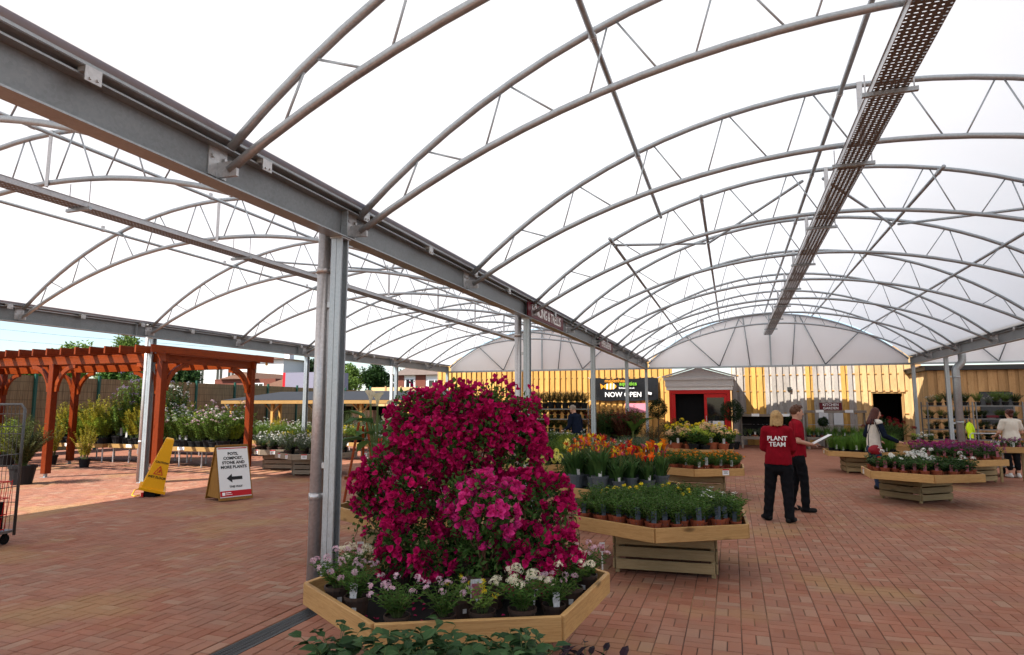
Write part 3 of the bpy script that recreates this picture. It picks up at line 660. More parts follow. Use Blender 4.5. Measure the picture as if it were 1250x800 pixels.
# ------------------------------------------------------------------ plants
def stems_plant(seed, nst, h, spread, lps, Ls, Ws, tmpl=LEAF, droop=.25, start=.15, upl=.35, base_r=.02, stem_r=.0022, curve=.5, hvar=.25):
    """leaves carried along curved stems; returns leaf V,F, stem V,F and the stem tips"""
    rs = np.random.RandomState(seed); P = []; A = []; Nn = []; S = []; tips = []; sb = MB()
    for i in range(nst):
        az = 2 * math.pi * (i * .381966 + rs.uniform(-.05, .05)); k = math.sqrt((i + .5) / nst)
        hh = h * (1 - hvar * k + rs.uniform(-hvar, hvar) * .5); sp = spread * k * rs.uniform(.8, 1.1)
        d = np.array([math.cos(az), math.sin(az), 0]); b0 = d * base_r * k
        pts = []
        for t in np.linspace(0, 1, 5): pts.append(b0 + d * sp * (t ** (1 + curve)) + np.array([0, 0, hh * (t - droop * k * t * t * .5)]))
        pts = np.array(pts); sb.tube([tuple(p) for p in pts], [stem_r, stem_r, stem_r * .9, stem_r * .8, stem_r * .5], 3, caps=False)
        tips.append((pts[-1], pts[-1] - pts[-2]))
        n = max(2, int(lps * rs.uniform(.8, 1.2)))
        for j in range(n):
            t = start + (1 - start) * (j + rs.uniform(0, 1)) / n; f = t * 4; q = min(3, int(f)); p = pts[q] + (pts[q + 1] - pts[q]) * (f - q)
            a2 = j * 2.4 + rs.uniform(-.5, .5); o = np.array([math.cos(a2), math.sin(a2), rs.uniform(-.2, .2) + upl]) + d * .35 * k
            P.append(p); A.append(o); Nn.append(np.array([rs.uniform(-.4, .4), rs.uniform(-.4, .4), 1.0]) + d * .3)
            s = rs.uniform(.7, 1.15) * (1 - .25 * t); S.append((Ws * s, Ls * s, Ls * s))
    V, F = scatter(tmpl[0], tmpl[1], P, A, Nn, S); return V, F, sb, tips
def dots(cent, n, r, tmpl, size, seed, flat=.8, up=.4):
    rs = np.random.RandomState(seed); d = rdirs(n, rs, up); P = np.asarray(cent) + d * r * np.array([1, 1, flat])
    t = rs.normal(size=(n, 3)); A = np.cross(d, t); return scatter(tmpl[0], tmpl[1], P, A, d, size * rs.uniform(.8, 1.2, n))
KINDS = {}
def pot_mesh(r, h, mat):
    b = MB(); b.lathe([(r * .76, 0), (r * .98, h * .84), (r * 1.06, h * .84), (r * 1.08, h), (r * .98, h), (r * .95, h * .9)], 14, 0, cap=False)
    b.add([(r * .76 * math.cos(k * math.pi / 7), r * .76 * math.sin(k * math.pi / 7), .001) for k in range(14)], [tuple(range(13, -1, -1))], 0)
    b.add([(r * .955 * math.cos(k * math.pi / 7), r * .955 * math.sin(k * math.pi / 7), h * .9) for k in range(14)], [tuple(range(14))], 1)
    return b.mesh('pot', [mat, 'compost'], False)
def kind(name, pot=None, leaf='leaf_mid', petal=None, tagm=None, nvar=3, build=None, stem='stem', core=None, th=.09):
    """build(seed, z0) -> (leafV, leafF, stemMB, petals(V,F) or None)"""
    vs_ = []
    pm = pot_mesh(*pot) if pot else None; z0 = pot[1] * .88 if pot else 0
    for v in range(nvar):
        lv, lf, sb, pe = build(100 + v * 7 + len(KINDS) * 31)
        f = MB(); f.add(lv, lf, 0); f.add(sb.V, sb.F, 1)
        fm = f.mesh('foliage', [leaf, stem], False)
        pmesh = None
        if pe and petal:
            pmesh = mesh('flowers', pe[0], pe[1], petal, False)
        vs_.append((fm, pmesh))
    tm = None
    if tagm:
        b = MB(); b.span((-.017, -.001, -.05), (.017, .001, .0)); b.span((-.019, -.0015, 0), (.019, .0015, th * .72)); tm = b.mesh('plant_label', tagm)
    KINDS[name] = dict(pot=pm, z0=z0, vars=vs_, tag=tm, r=pot[0] if pot else .05)
CNT = [0]
PNAME = dict(bedding='bedding_plant', osteo='daisy_plant', marigold='marigold', geranium='geranium', petunia='petunia', verbena='verbena', pansy='pansy', lily='lily_plant', calla='calla_lily', mop='mophead_plant', grass='grass_tuft', herb='herb_plant', nemesia='nemesia', begonia='begonia', dianthus='white_flower_plant', shrub='potted_shrub', conifer='conifer', climber='climbing_plant', dahlia='dahlia')
def plant(kd, loc, label, cat='potted plant', group=None, s=1.0, rz=None, name=None, tagged=None, sz=1.0):
    if kd in ('shrub_white', 'shrub_pink', 'shrub_mauve', 'shrub_yellowfl'): name = 'flowering_shrub'
    elif kd in ('shrub_gold', 'shrub_lime'): name = 'golden_shrub'
    elif kd.startswith(('climber', 'conifer')): name = None
    name = name or PNAME.get(kd.split('_')[0], 'potted_plant')
    k = KINDS[kd]; CNT[0] += 1; v = k['vars'][CNT[0] % len(k['vars'])]
    rz = rnd.uniform(0, 6.28) if rz is None else rz
    root = thing(name, label, cat, loc, rz, group); root.scale = (s, s, s * sz)
    if k['pot']: obj('pot', k['pot'], root)
    obj('foliage', v[0], root, (0, 0, k['z0']))['kind'] = 'stuff'
    if v[1]: obj('flowers', v[1], root, (0, 0, k['z0']))['kind'] = 'stuff'
    if k['tag'] and (tagged if tagged is not None else True):
        # label stuck at the side facing the aisle
        a = math.atan2(-loc[1], -loc[0]) - rz + rnd.uniform(-.5, .5)
        obj('plant_label', k['tag'], root, (k['r'] * .72 * math.cos(a), k['r'] * .72 * math.sin(a), k['z0'] + .03), (R(-8), 0, a + math.pi / 2))
    return root
def cat2(*L):
    V = []; F = []
    for v, f in L:
        n = len(V); V += list(v); F += [tuple(i + n for i in q) for q in f]
    return V, F
def heads(tips, r, n, tmpl, size, seed, every=1, lift=.0, flat=.7, maxn=99):
    out_ = []
    for i, (p, d) in enumerate(tips[::every][:maxn]):
        dd = d / (np.linalg.norm(d) + 1e-9); out_.append(dots(p + dd * lift, n, r, tmpl, size, seed + i, flat))
    return cat2(*out_)
def trumpets(tips, L_, seed, every=1, maxn=99, tilt=.9):
    rs = np.random.RandomState(seed); P = []; A = []; Nn = []; S = []
    for p, d in tips[::every][:maxn]:
        az = rs.uniform(0, 6.28); ax = np.array([math.cos(az) * tilt, math.sin(az) * tilt, 1.0]); ax /= np.linalg.norm(ax)
        e1 = np.cross(ax, [0.1, .2, 1.0]); e1 /= np.linalg.norm(e1); e2 = np.cross(ax, e1)
        for k in range(6):
            an = k * math.pi / 3; o = e1 * math.cos(an) + e2 * math.sin(an)
            P.append(p); A.append(ax * .75 + o * .75); Nn.append(ax - o * .6); S.append((L_ * .45, L_, L_))
    return scatter(BIGLEAF[0], BIGLEAF[1], P, A, Nn, S)
def spathes(tips, L_, seed, maxn=9):
    rs = np.random.RandomState(seed); VV = []; FF = []
    for p, d in tips[:maxn]:
        az = rs.uniform(0, 6.28); n = 10; rings = [(.08, 0), (.12, .3), (.2, .6), (.42, .9)]; V = []
        for r_, z_ in rings:
            for k in range(n + 1):
                an = az + 2 * math.pi * k / n; lip = 1 + .35 * math.cos(an - az) * (z_ ** 2)
                V.append((p[0] + L_ * r_ * math.cos(an) * lip, p[1] + L_ * r_ * math.sin(an) * lip, p[2] + L_ * z_ * (1 + .25 * math.cos(an - az) * z_)))
        F = [(i * (n + 1) + k, i * (n + 1) + k + 1, (i + 1) * (n + 1) + k + 1, (i + 1) * (n + 1) + k) for i in range(3) for k in range(n)]
        q = len(VV); VV += V; FF += [tuple(j + q for j in f) for f in F]
    return VV, FF
def flowers_on(st, fn):
    return st[0], st[1], st[2], fn(st[3])
def define_kinds():
    P9 = (.047, .085)
    kind('bedding_green', (*P9, 'pot_red'), 'leaf_mid', None, 'tag_blue', 3, lambda s: (*stems_plant(s, 17, .16, .095, 13, .036, .019)[:3], None))
    kind('bedding_dark', (*P9, 'pot_red'), 'leaf_dark', None, 'tag_blue', 2, lambda s: (*stems_plant(s, 12, .13, .08, 12, .032, .02)[:3], None))
    kind('bedding_yellow', (*P9, 'pot_red'), 'leaf_bright', 'pet_yellow', 'tag_blue', 2, lambda s: flowers_on(stems_plant(s, 12, .14, .08, 10, .034, .016), lambda t: heads(t, .012, 7, PET5, .024, s, 5)))
    kind('osteo_white', (*P9, 'pot_red'), 'leaf_bright', 'pet_white', 'tag_pink', 2, lambda s: flowers_on(stems_plant(s, 12, .15, .085, 10, .038, .017), lambda t: cat2(*[scatter(PET5[0], PET5[1], [p + np.array([0, 0, .012])], [[1, .2, 0]], [[.2, -.3, 1]], [.058]) for p, d in t[::4]])))
    kind('marigold', (*P9, 'pot_red'), 'leaf_mid', 'pet_orange', 'tag_white', 3, lambda s: flowers_on(stems_plant(s, 16, .15, .095, 14, .036, .014), lambda t: heads(t, .012, 9, PET5, .022, s, 6)))
    kind('geranium_white', (.052, .09, 'pot_red'), 'leaf_mid', 'pet_white', 'tag_pink', 2, lambda s: flowers_on(stems_plant(s, 13, .16, .1, 7, .048, .05), lambda t: heads([(p + np.array([0, 0, .045]), d) for p, d in t[::6]], .026, 22, PET5, .024, s)))
    kind('geranium_green', (.052, .09, 'pot_red'), 'leaf_dark', None, 'tag_pink', 3, lambda s: (*stems_plant(s, 13, .15, .1, 8, .046, .048)[:3], None))
    kind('geranium_red', (.052, .09, 'pot_red'), 'leaf_mid', 'pet_red', 'tag_pink', 2, lambda s: flowers_on(stems_plant(s, 13, .16, .1, 7, .048, .05), lambda t: heads([(p + np.array([0, 0, .05]), d) for p, d in t[2:3]], .034, 30, PET5, .026, s)))
    kind('petunia', (.052, .09, 'pot_red'), 'leaf_mid', 'pet_magenta', 'tag_pink', 3, lambda s: flowers_on(stems_plant(s, 14, .2, .11, 9, .038, .024), lambda t: heads(t, .016, 5, PET5, .042, s, 2)))
    kind('verbena_mauve', (.052, .09, 'pot_red'), 'leaf_dark', 'pet_purple', 'tag_pink', 2, lambda s: flowers_on(stems_plant(s, 14, .19, .11, 9, .038, .022), lambda t: heads(t, .018, 9, PET5, .026, s, 3)))
    kind('pansy', (*P9, 'pot_red'), 'leaf_mid', 'pet_mix', 'tag_white', 3, lambda s: flowers_on(stems_plant(s, 11, .12, .08, 9, .034, .018), lambda t: cat2(*[scatter(PET5[0], PET5[1], [p + np.array([0, 0, .012])], [[.3, .2, 1]], [[rnd.uniform(-1, 1), -1.2, .6]], [.05]) for p, d in t[::2]])))
    kind('lily', (.095, .16, 'pot_grey'), 'leaf_strap', 'pet_lily', 'tag_white', 4, lambda s: flowers_on(lily_build(s), lambda t: trumpets(t, .07, s, 1, 4)))
    kind('calla_pot', (.095, .16, 'pot_grey'), 'leaf_strap', 'pet_lily', 'tag_white', 3, lambda s: flowers_on(lily_build(s, .3), lambda t: spathes(t, .085, s, 6)))
    kind('mop_lime', (.085, .13, 'pot_black'), 'leaf_mid', 'pet_limegreen', None, 2, lambda s: flowers_on(stems_plant(s, 14, .26, .17, 7, .085, .055), lambda t: heads(t, .055, 34, PET5, .036, s, 3)))
    kind('mop_white', (.085, .13, 'pot_black'), 'leaf_mid', 'pet_white', None, 2, lambda s: flowers_on(stems_plant(s, 14, .28, .17, 7, .085, .055), lambda t: heads(t, .05, 30, PET5, .034, s, 3)))
    kind('mop_peach', (.085, .13, 'pot_terracotta'), 'leaf_dark', 'pet_peach', 'tag_white', 2, lambda s: flowers_on(stems_plant(s, 14, .27, .17, 7, .075, .05), lambda t: heads(t, .045, 26, PET5, .034, s, 3)))
    kind('mop_yellow', (.085, .13, 'pot_black'), 'leaf_mid', 'pet_yellow', None, 2, lambda s: flowers_on(stems_plant(s, 16, .3, .18, 7, .07, .045), lambda t: heads(t, .03, 14, PET5, .034, s, 2)))
    kind('grass_pot', (.055, .09, 'pot_black'), 'leaf_grass', None, 'tag_white', 3, lambda s: (*blades(s, 90, .30, .12, .006), None))
    kind('herb_grey', (.052, .09, 'pot_red'), 'leaf_grey', None, 'tag_white', 2, lambda s: (*stems_plant(s, 16, .2, .09, 16, .026, .006, upl=.8)[:3], None))
    kind('nemesia', (.06, .105, 'pot_brown'), 'leaf_mid', 'pet_pinkpale', 'tag_white', 3, lambda s: flowers_on(stems_plant(s, 30, .17, .135, 15, .036, .013), lambda t: heads([(p + np.array([0, 0, .02]), d) for p, d in t], .016, 8, PET5, .021, s, 3)), th=.07)
    kind('nemesia_white', (.06, .105, 'pot_brown'), 'leaf_mid', 'pet_cream', 'tag_pink', 2, lambda s: flowers_on(stems_plant(s, 28, .16, .125, 15, .036, .014), lambda t: heads([(p + np.array([0, 0, .025]), d) for p, d in t], .022, 14, PET5, .02, s, 2)), th=.1)
    kind('coleus_tub', (.06, .105, 'pot_brown'), 'leaf_bright', 'pet_yellow', None, 2, lambda s: flowers_on(stems_plant(s, 16, .14, .1, 10, .034, .016), lambda t: heads(t, .012, 5, PET5, .022, s, 4)))
    kind('begonia', (.065, .10, 'pot_brown'), 'leaf_begonia', 'pet_orange', 'tag_white', 2, lambda s: flowers_on(stems_plant(s, 11, .2, .15, 7, .092, .066, BIGLEAF), lambda t: heads(t, .02, 9, PET5, .035, s, 1, maxn=1)))
    kind('begonia_green', (.065, .10, 'pot_brown'), 'leaf_begonia', None, None, 3, lambda s: (*stems_plant(s, 12, .22, .16, 7, .088, .066, BIGLEAF)[:3], None))
    kind('begonia_dark', (.065, .10, 'pot_brown'), 'leaf_purple', None, None, 2, lambda s: (*stems_plant(s, 11, .2, .15, 7, .095, .05, BIGLEAF, upl=.7)[:3], None))
    kind('dianthus', (.055, .09, 'pot_red'), 'leaf_mid', 'pet_white', None, 2, lambda s: flowers_on(stems_plant(s, 13, .19, .11, 9, .05, .022), lambda t: heads(t, .02, 14, PET5, .022, s, 3)))
    kind('calla_tall', (.12, .2, 'pot_black'), 'leaf_strap', 'pet_cream', None, 1, lambda s: calla_build(s))
    # shrubs for the beds and benches
    def shrub(nm, leaf, petal, h, sp, nst, lps, Ls, Ws, pot=(.12, .2, 'pot_black'), fl=None, tagm=None, upl=.35, tm=LEAF, stem='stem', nv=2, th=.12, every=2, pn=7, ps=.035, pr=.022, hv=.25, curve=.5):
        kind(nm, pot, leaf, petal, tagm, nv, lambda s: flowers_on(stems_plant(s, nst, h, sp, lps, Ls, Ws, tm, upl=upl, stem_r=.004, base_r=.06, hvar=hv, curve=curve), (lambda t: heads(t, pr, pn, PET5, ps, s, every)) if petal else (lambda t: None)), stem=stem, th=th)
    shrub('shrub_green', 'leaf_tree', None, .62, .26, 26, 46, .055, .026, tagm='tag_white')
    shrub('shrub_lime', 'leaf_lime', None, .6, .26, 26, 46, .06, .024)
    shrub('shrub_gold', 'leaf_gold', None, .85, .25, 26, 60, .055, .02, upl=.6)
    shrub('shrub_grey', 'leaf_grey', None, .7, .2, 20, 40, .045, .012, upl=.7)
    shrub('shrub_white', 'leaf_tree', 'pet_white', .65, .25, 26, 38, .055, .026, tagm='tag_white')
    shrub('shrub_mauve', 'leaf_tree', 'pet_mauve', .8, .22, 24, 44, .06, .022, tagm='tag_white', upl=.6, every=1, pr=.03)
    shrub('shrub_pink', 'leaf_bright', 'pet_pinkpale', .7, .24, 24, 40, .055, .024, tagm='tag_white')
    shrub('shrub_yellowfl', 'leaf_lime', 'pet_yellow', .42, .26, 24, 20, .045, .016, every=1, pn=12, pr=.035, ps=.04)
    shrub('shrub_bronze', 'leaf_bronze', None, .42, .25, 34, 32, .045, .022)
    shrub('shrub_red', 'leaf_red', 'pet_darkred', .55, .34, 40, 46, .06, .026, pr=.02, ps=.03)
    shrub('shrub_fern', 'leaf_grass', None, .32, .3, 30, 26, .05, .008, (.1, .16, 'pot_brown'), curve=.9)
    shrub('shrub_variegated', 'leaf_grey', 'pet_white', .42, .25, 24, 26, .05, .024, (.1, .16, 'pot_brown'))
    shrub('shrub_dark', 'leaf_dark', None, .6, .28, 32, 48, .06, .028)
    shrub('conifer', 'leaf_conifer', None, 1.05, .13, 22, 60, .05, .009, upl=1.3, hv=.5, curve=.2)
    shrub('conifer_green', 'leaf_mid', None, .9, .12, 20, 54, .045, .010, upl=1.4, hv=.5, curve=.2)
    shrub('climber', 'leaf_tree', 'pet_mauve', 1.3, .17, 18, 70, .06, .034, tagm='tag_white', every=2, pr=.05, hv=.4, th=.2, curve=.1)
    shrub('climber_dark', 'leaf_dark', 'pet_white', 1.2, .16, 18, 66, .06, .034, tagm='tag_white', every=3, pr=.04, hv=.4, th=.2, curve=.1)
    shrub('dahlia', 'leaf_dark', 'pet_darkred', .5, .36, 26, 20, .07, .035, every=2, pn=16, pr=.035, ps=.05, tagm=None)
    shrub('dahlia_yellow', 'leaf_mid', 'pet_lemon', .42, .22, 16, 14, .07, .035, (.095, .16, 'pot_grey'), every=3, pn=26, pr=.05, ps=.045)
    shrub('pot_shrub_big', 'leaf_olive', None, 1.15, .55, 80, 85, .07, .03, (.26, .42, 'pot_black'), hv=.35)
def lily_build(s, h=.36):
    rs = np.random.RandomState(s); P = []; A = []; Nn = []; S = []; sb = MB(); tips = []
    for i in range(46):
        az = rs.uniform(0, 6.28); r0 = rs.uniform(0, .055); d = np.array([math.cos(az), math.sin(az), 0])
        P.append(d * r0); A.append(d * rs.uniform(.1, .45) + np.array([0, 0, 1])); Nn.append(np.array([0, 0, 1.]) - d * .5); L_ = rs.uniform(.6, 1.0) * h; S.append((.05, L_, L_))
    for i in range(7):
        az = rs.uniform(0, 6.28); d = np.array([math.cos(az), math.sin(az), 0]) * rs.uniform(.03, .11); z = h * rs.uniform(.9, 1.3)
        sb.tube([(d[0] * .3, d[1] * .3, 0), (d[0] * .7, d[1] * .7, z * .6), (d[0], d[1], z)], .004, 4, caps=False); tips.append((np.array([d[0], d[1], z]), np.array([0, 0, 1.])))
    V, F = scatter(BLADE[0], BLADE[1], P, A, Nn, S); return V, F, sb, tips
def blades(s, n, h, sp, wd):
    rs = np.random.RandomState(s); az = rs.uniform(0, 6.28, n); k = np.sqrt(rs.uniform(0, 1, n)); d = np.stack([np.cos(az), np.sin(az), np.zeros(n)], 1)
    P = d * (k * .045)[:, None]; A = d * (k * sp / h * rs.uniform(.5, 1.5, n))[:, None] + np.array([0, 0, 1.]); L_ = h * rs.uniform(.6, 1.1, n)
    V, F = scatter(BLADE[0], BLADE[1], P, A, np.array([0, 0, 1.]) - d, np.stack([np.full(n, wd), L_, L_], 1)); return V, F, MB()
def calla_build(s):
    rs = np.random.RandomState(s); P = []; A = []; Nn = []; S = []; sb = MB(); tips = []
    for i in range(13):
        az = i * 2.4; d = np.array([math.cos(az), math.sin(az), 0]); z = rs.uniform(.3, .72); r = rs.uniform(.06, .18)
        sb.tube([(0, 0, 0), tuple(d * r * .4 + np.array([0, 0, z * .6])), tuple(d * r + np.array([0, 0, z]))], .008, 5, caps=False)
        P.append(d * r + np.array([0, 0, z])); A.append(d + np.array([0, 0, rs.uniform(-.3, .5)])); Nn.append(np.array([0, 0, 1.])); L_ = rs.uniform(.24, .34); S.append((L_ * .72, L_, L_))
    for i, (x, y, z) in enumerate(((-.10, 0, .86), (.0, .05, .84), (.10, -.04, .77), (.03, -.09, .62))):
        sb.tube([(x * .3, y * .3, 0), (x * .8, y * .8, z * .6), (x, y, z)], .010, 5, caps=False); tips.append((np.array([x, y, z]), np.array([0, 0, 1.])))
    V, F = scatter(BIGLEAF[0], BIGLEAF[1], P, A, Nn, S); return V, F, sb, spathes(tips, .12, s, 4)
leafm('leaf_boug', (.028, .062, .014), (.07, .13, .028))
define_kinds()
# ------------------------------------------------------------------ hexagonal display tables
def hexpts(Rr, sp, rot=0, jit=.012, inner=.0):
    pts = []; n = int(Rr / sp) + 2; ap = Rr * math.cos(math.pi / 6) - inner
    for j in range(-n, n + 1):
        for i in range(-n, n + 1):
            x = (i + .5 * (j % 2)) * sp; y = j * sp * .87
            if all(x * math.cos(R(60 * k)) + y * math.sin(R(60 * k)) < ap for k in range(6)):
                pts.append((x + rnd.uniform(-jit, jit), y + rnd.uniform(-jit, jit)))
    c, s = math.cos(rot), math.sin(rot)
    return [(x * c - y * s, x * s + y * c) for x, y in pts]
TRAYH = .135
def hex_table(x, y, label, rot=0.0, zt=.56, Rr=1.0, base='pallet', brot=0.0, mat='pine', bmat='pine_crate', price=None, bw=.98, boff=(0, 0), nsl=3, deck=.075):
    """corner points towards -Y at rot 0"""
    root = thing('display_table', label, 'display table', (x, y, 0), 0, 'hexagonal timber display tables')
    cs = [(Rr * math.cos(R(-90 + 60 * k) + rot), Rr * math.sin(R(-90 + 60 * k) + rot)) for k in range(6)]
    th = .032
    for k in range(6):
        a = Vector((*cs[k], zt - TRAYH / 2)); b = Vector((*cs[(k + 1) % 6], zt - TRAYH / 2)); d = (b - a).normalized()
        nrm = Vector((d.y, -d.x, 0)); off = -nrm * th * .5
        e0, e1 = (.0, .0) if k % 2 else (-.0, -.0)
        board('side_board', a + off + d * (.012), b + off - d * .012, TRAYH + rnd.uniform(-.001, .001), th, mat, root)
    dm = MB(); q = [(p[0] * .965, p[1] * .965) for p in cs]; dm.prism(q, zt - deck - .013, zt - deck); dm.build('deck', 'rubber', root)
    zb = zt - TRAYH - .005
    if base == 'pallet':
        b0 = obj('base', None, root, (boff[0], boff[1], 0), (0, 0, brot)); h = bw / 2
        sh = (zb - .05) / nsl
        for s_ in range(4):
            an = s_ * math.pi / 2; u = Vector((math.cos(an), math.sin(an), 0)); v = Vector((-math.sin(an), math.cos(an), 0))
            for i in range(nsl):
                z = .03 + sh * (i + .5); o = v * (-h) ; ex = h if s_ % 2 else h - .022
                board('slat', o - u * ex + Vector((0, 0, z)), o + u * ex + Vector((0, 0, z)), sh - .022, .02, bmat, root and b0)
        for sx in (-1, 1):
            for sy in (-1, 1): vboard('corner_post', sx * (h - .035), sy * (h - .035), .0, zb, .045, .045, bmat, b0)
        for z in (zb - .03,):
            for yy in (-h * .5, 0, h * .5): board('bearer', (-h + .02, yy, z + .01), (h - .02, yy, z + .01), .04, .05, bmat, b0)
    elif base == 'legs':
        for sx in (-1, 1):
            for sy in (-1, 1): vboard('leg', sx * .55, sy * .4, 0, zb + .02, .06, .06, bmat, root)
    if price:
        for k, t in price:
            a = Vector((*cs[k], zt - .04)); b = Vector((*cs[(k + 1) % 6], zt - .04)); d = (b - a).normalized(); p = a + (b - a) * t; nrm = Vector((d.y, -d.x, 0))
            c_ = MB(); c_.box((0, 0, -.02), (.13, .004, .11)); T = obj('price_card', c_.mesh('price_card', 'white_print'), root, p + nrm * .004, (0, 0, math.atan2(d.y, d.x)))
            c_ = MB(); c_.box((0, -.0035, .024), (.13, .003, .022)); obj('red_header', c_.mesh('red_header', 'red_print'), T)
            for q in range(3):
                c_ = MB(); c_.box((0, -.0030, -.004 - .02 * q), (.085 - .02 * (q % 2), .002, .006)); obj('printed_line', c_.mesh('printed_line', 'black_print'), T)
    return root
FLOOR = .56 - .075; LOWFLOOR = .56 - .115
def fill(x, y, kinds, sp, labels, grp, rot=0.0, Rr=1.0, zt=.56, s=1.0, inner=.11, cat='potted plant', keep=None, tags=True, jit=.012, deck=.075):
    """stand alike pots over a tray; kinds(x,y)->kind"""
    n = 0
    for px, py in hexpts(Rr, sp, rot, jit, inner):
        if keep and not keep(px, py): continue
        k = kinds(px, py) if callable(kinds) else kinds
        lb = labels[k] if isinstance(labels, dict) else labels
        zr = 'front' if py < -Rr * .3 else ('back' if py > Rr * .3 else 'middle'); zc = 'left' if px < -Rr * .3 else ('right' if px > Rr * .3 else 'centre')
        lb += f', {zr} {zc}'
        front = (py < -Rr * .86 + abs(px) * .577 + .17)
        plant(k, (x + px, y + py, zt - deck), lb, cat, grp + (' ' + k.replace('_', ' ') if isinstance(labels, dict) else '') + f' {zr} {zc}', s * rnd.uniform(.8, 1.24), tagged=tags and front and (k != 'marigold' or rnd.random() < .5)); n += 1
    return n
def tables():
    # the planter with the bougainvillea
    hex_table(-1.77, 4.17, 'hexagonal pine planter tray holding the magenta bougainvillea', R(-4), Rr=1.03, deck=.115, base='pallet', brot=R(40), bw=.9)
    hex_table(-1.0, 2.1, 'hexagonal pine tray of begonias at the bottom edge of the photo', R(-4), deck=.115)
    hex_table(-.77, 7.34, 'pine tray table of small green bedding plants right of the bougainvillea', R(2), bw=1.02, brot=R(3), boff=(.03, .1))
    hex_table(-1.66, 9.8, 'pine tray table carrying orange and red lilies in grey pots', R(0), bw=1.0, deck=.02)
    hex_table(-.7, 13.4, 'pine tray table of orange marigolds with a price card', R(0), price=((0, .62),), bw=1.0)
    hex_table(-.87, 18.95, 'pine tray table of lime and peach mophead flowers before the red door', R(0), bw=1.0)
    hex_table(-2.35, 16.3, 'pine tray table of grey herbs behind the marigolds', R(0), bw=1.0)
    hex_table(3.15, 13.63, 'pine tray table of white geraniums on a slatted crate, nearest on the right', R(-1), brot=R(40), bw=.82, price=((4, .3),), boff=(-.02, .28))
    hex_table(4.72, 17.3, 'pine tray table of magenta petunias behind the geraniums', R(0), brot=R(35), bw=.9, boff=(.25, .4), nsl=3)
    hex_table(3.15, 19.2, 'pine tray table of green grasses behind the woman in the knitted vest', R(0), bw=.9, price=((4, .3),))
    hex_table(-3.56, 7.1, 'pine tray table of pansies left of the bougainvillea, behind the column', R(0), bw=.95)
    hex_table(-3.9, 13.2, 'pine tray table of green shrubs behind the orange lilies', R(0))
    hex_table(-2.55, 13.7, 'pine tray table of mixed green shrubs between the lilies and the marigolds', R(0))
    hex_table(-4.35, 16.4, 'pine tray table of leafy shrubs in front of the man in navy', R(0))
    hex_table(-3.3, 19.6, 'pine tray table of red leaved shrubs below the black banner', R(0))
    hex_table(-6.4, 12.4, 'timber tray table with the tall calla lilies', R(0), bmat='crate_grey', mat='crate_grey')
    for i, (x, y, lb) in enumerate(((-10.0, 14.15, 'grey timber tray on slatted crates right behind the sandwich board'), (-11.75, 15.2, 'grey timber tray table below the tall pergola post'), (-8.2, 15.2, 'grey timber tray table left of the column, with red price cards'))):
        hex_table(x, y, lb, R(0), mat='crate_grey', bmat='crate_grey', price=((5, .3), (5, .75), (0, .3)), bw=.85, brot=R(12), nsl=3)
    # --- right hand tables
    lb = 'small leafy bedding plant on the tray right of the bougainvillea'
    fill(-.77, 7.34, lambda x, y: 'bedding_yellow' if y > .25 and rnd.random() < .3 else ('osteo_white' if x > .42 and rnd.random() < .22 else ('bedding_green' if x < .35 or rnd.random() < .5 else 'bedding_dark')), .125,
         {'bedding_green': lb, 'bedding_dark': 'dark leaved bedding plant on the near green tray', 'bedding_yellow': 'bedding plant with tiny yellow flowers on the near green tray', 'osteo_white': 'plant with white daisies on the near green tray'}, 'bedding plants on the near right tray', R(2), s=1.22)
    fill(-1.66, 9.8, lambda x, y: 'calla_pot' if x > .25 else 'lily', .26, {'lily': 'orange, red and yellow lily behind the green bedding tray', 'calla_pot': 'upright calla lily with pink and red cups beside the lilies'}, 'lilies in grey pots', inner=.12, s=1.0, deck=.02)
    fill(-.7, 13.4, 'marigold', .185, 'orange marigold on the tray with the price card', 'marigolds on their tray', s=1.3)
    fill(-2.35, 16.3, lambda x, y: 'herb_grey', .22, 'grey leaved herb in a red pot behind the marigolds', 'grey herbs on their tray', s=1.5)
    fill(-.87, 18.95, lambda x, y: ['mop_lime', 'mop_peach', 'mop_lime', 'mop_yellow', 'mop_white'][min(4, int((y + .8) * 2.2 + rnd.random() * 1.3))], .3, {'mop_lime': 'lime green mophead flower in a pot before the red door', 'mop_peach': 'peach flowered plant in a terracotta pot before the red door', 'mop_yellow': 'yellow flowered pot plant before the red door', 'mop_white': 'white mophead flower at the back of the tray before the red door'}, 'mophead plants', inner=.1, s=1.6)
    fill(3.15, 13.63, lambda x, y: 'geranium_white' if rnd.random() < .16 else 'geranium_green', .18, {'geranium_white': 'geranium with white flower heads on the nearest right table', 'geranium_green': 'green geranium without flowers on the nearest right table'}, 'geraniums', R(-1), s=1.25)
    plant('geranium_red', (2.52, 13.35, FLOOR), 'geranium with one red flower head at the left corner of the nearest right table', s=1.1)
    fill(4.72, 17.3, lambda x, y: 'petunia' if y > -.15 or rnd.random() < .2 else ('verbena_mauve' if y > -.5 else 'geranium_green'), .185, {'petunia': 'magenta petunia on the second right table', 'verbena_mauve': 'purple flowered bedding plant on the second right table', 'geranium_green': 'green bedding plant on the second right table'}, 'petunias', s=1.3)
    fill(3.15, 19.2, 'grass_pot', .2, 'tuft of green grass in a small pot behind the knitted vest', 'grasses on their tray', s=1.25)
    fill(-3.56, 7.1, 'pansy', .19, 'small pansy on the tray left of the bougainvillea', 'pansies on their tray', s=1.3, keep=lambda x, y: (x - 3.56 - atY(463, 520, 6.75).x) ** 2 + (y + .35) ** 2 > .06)
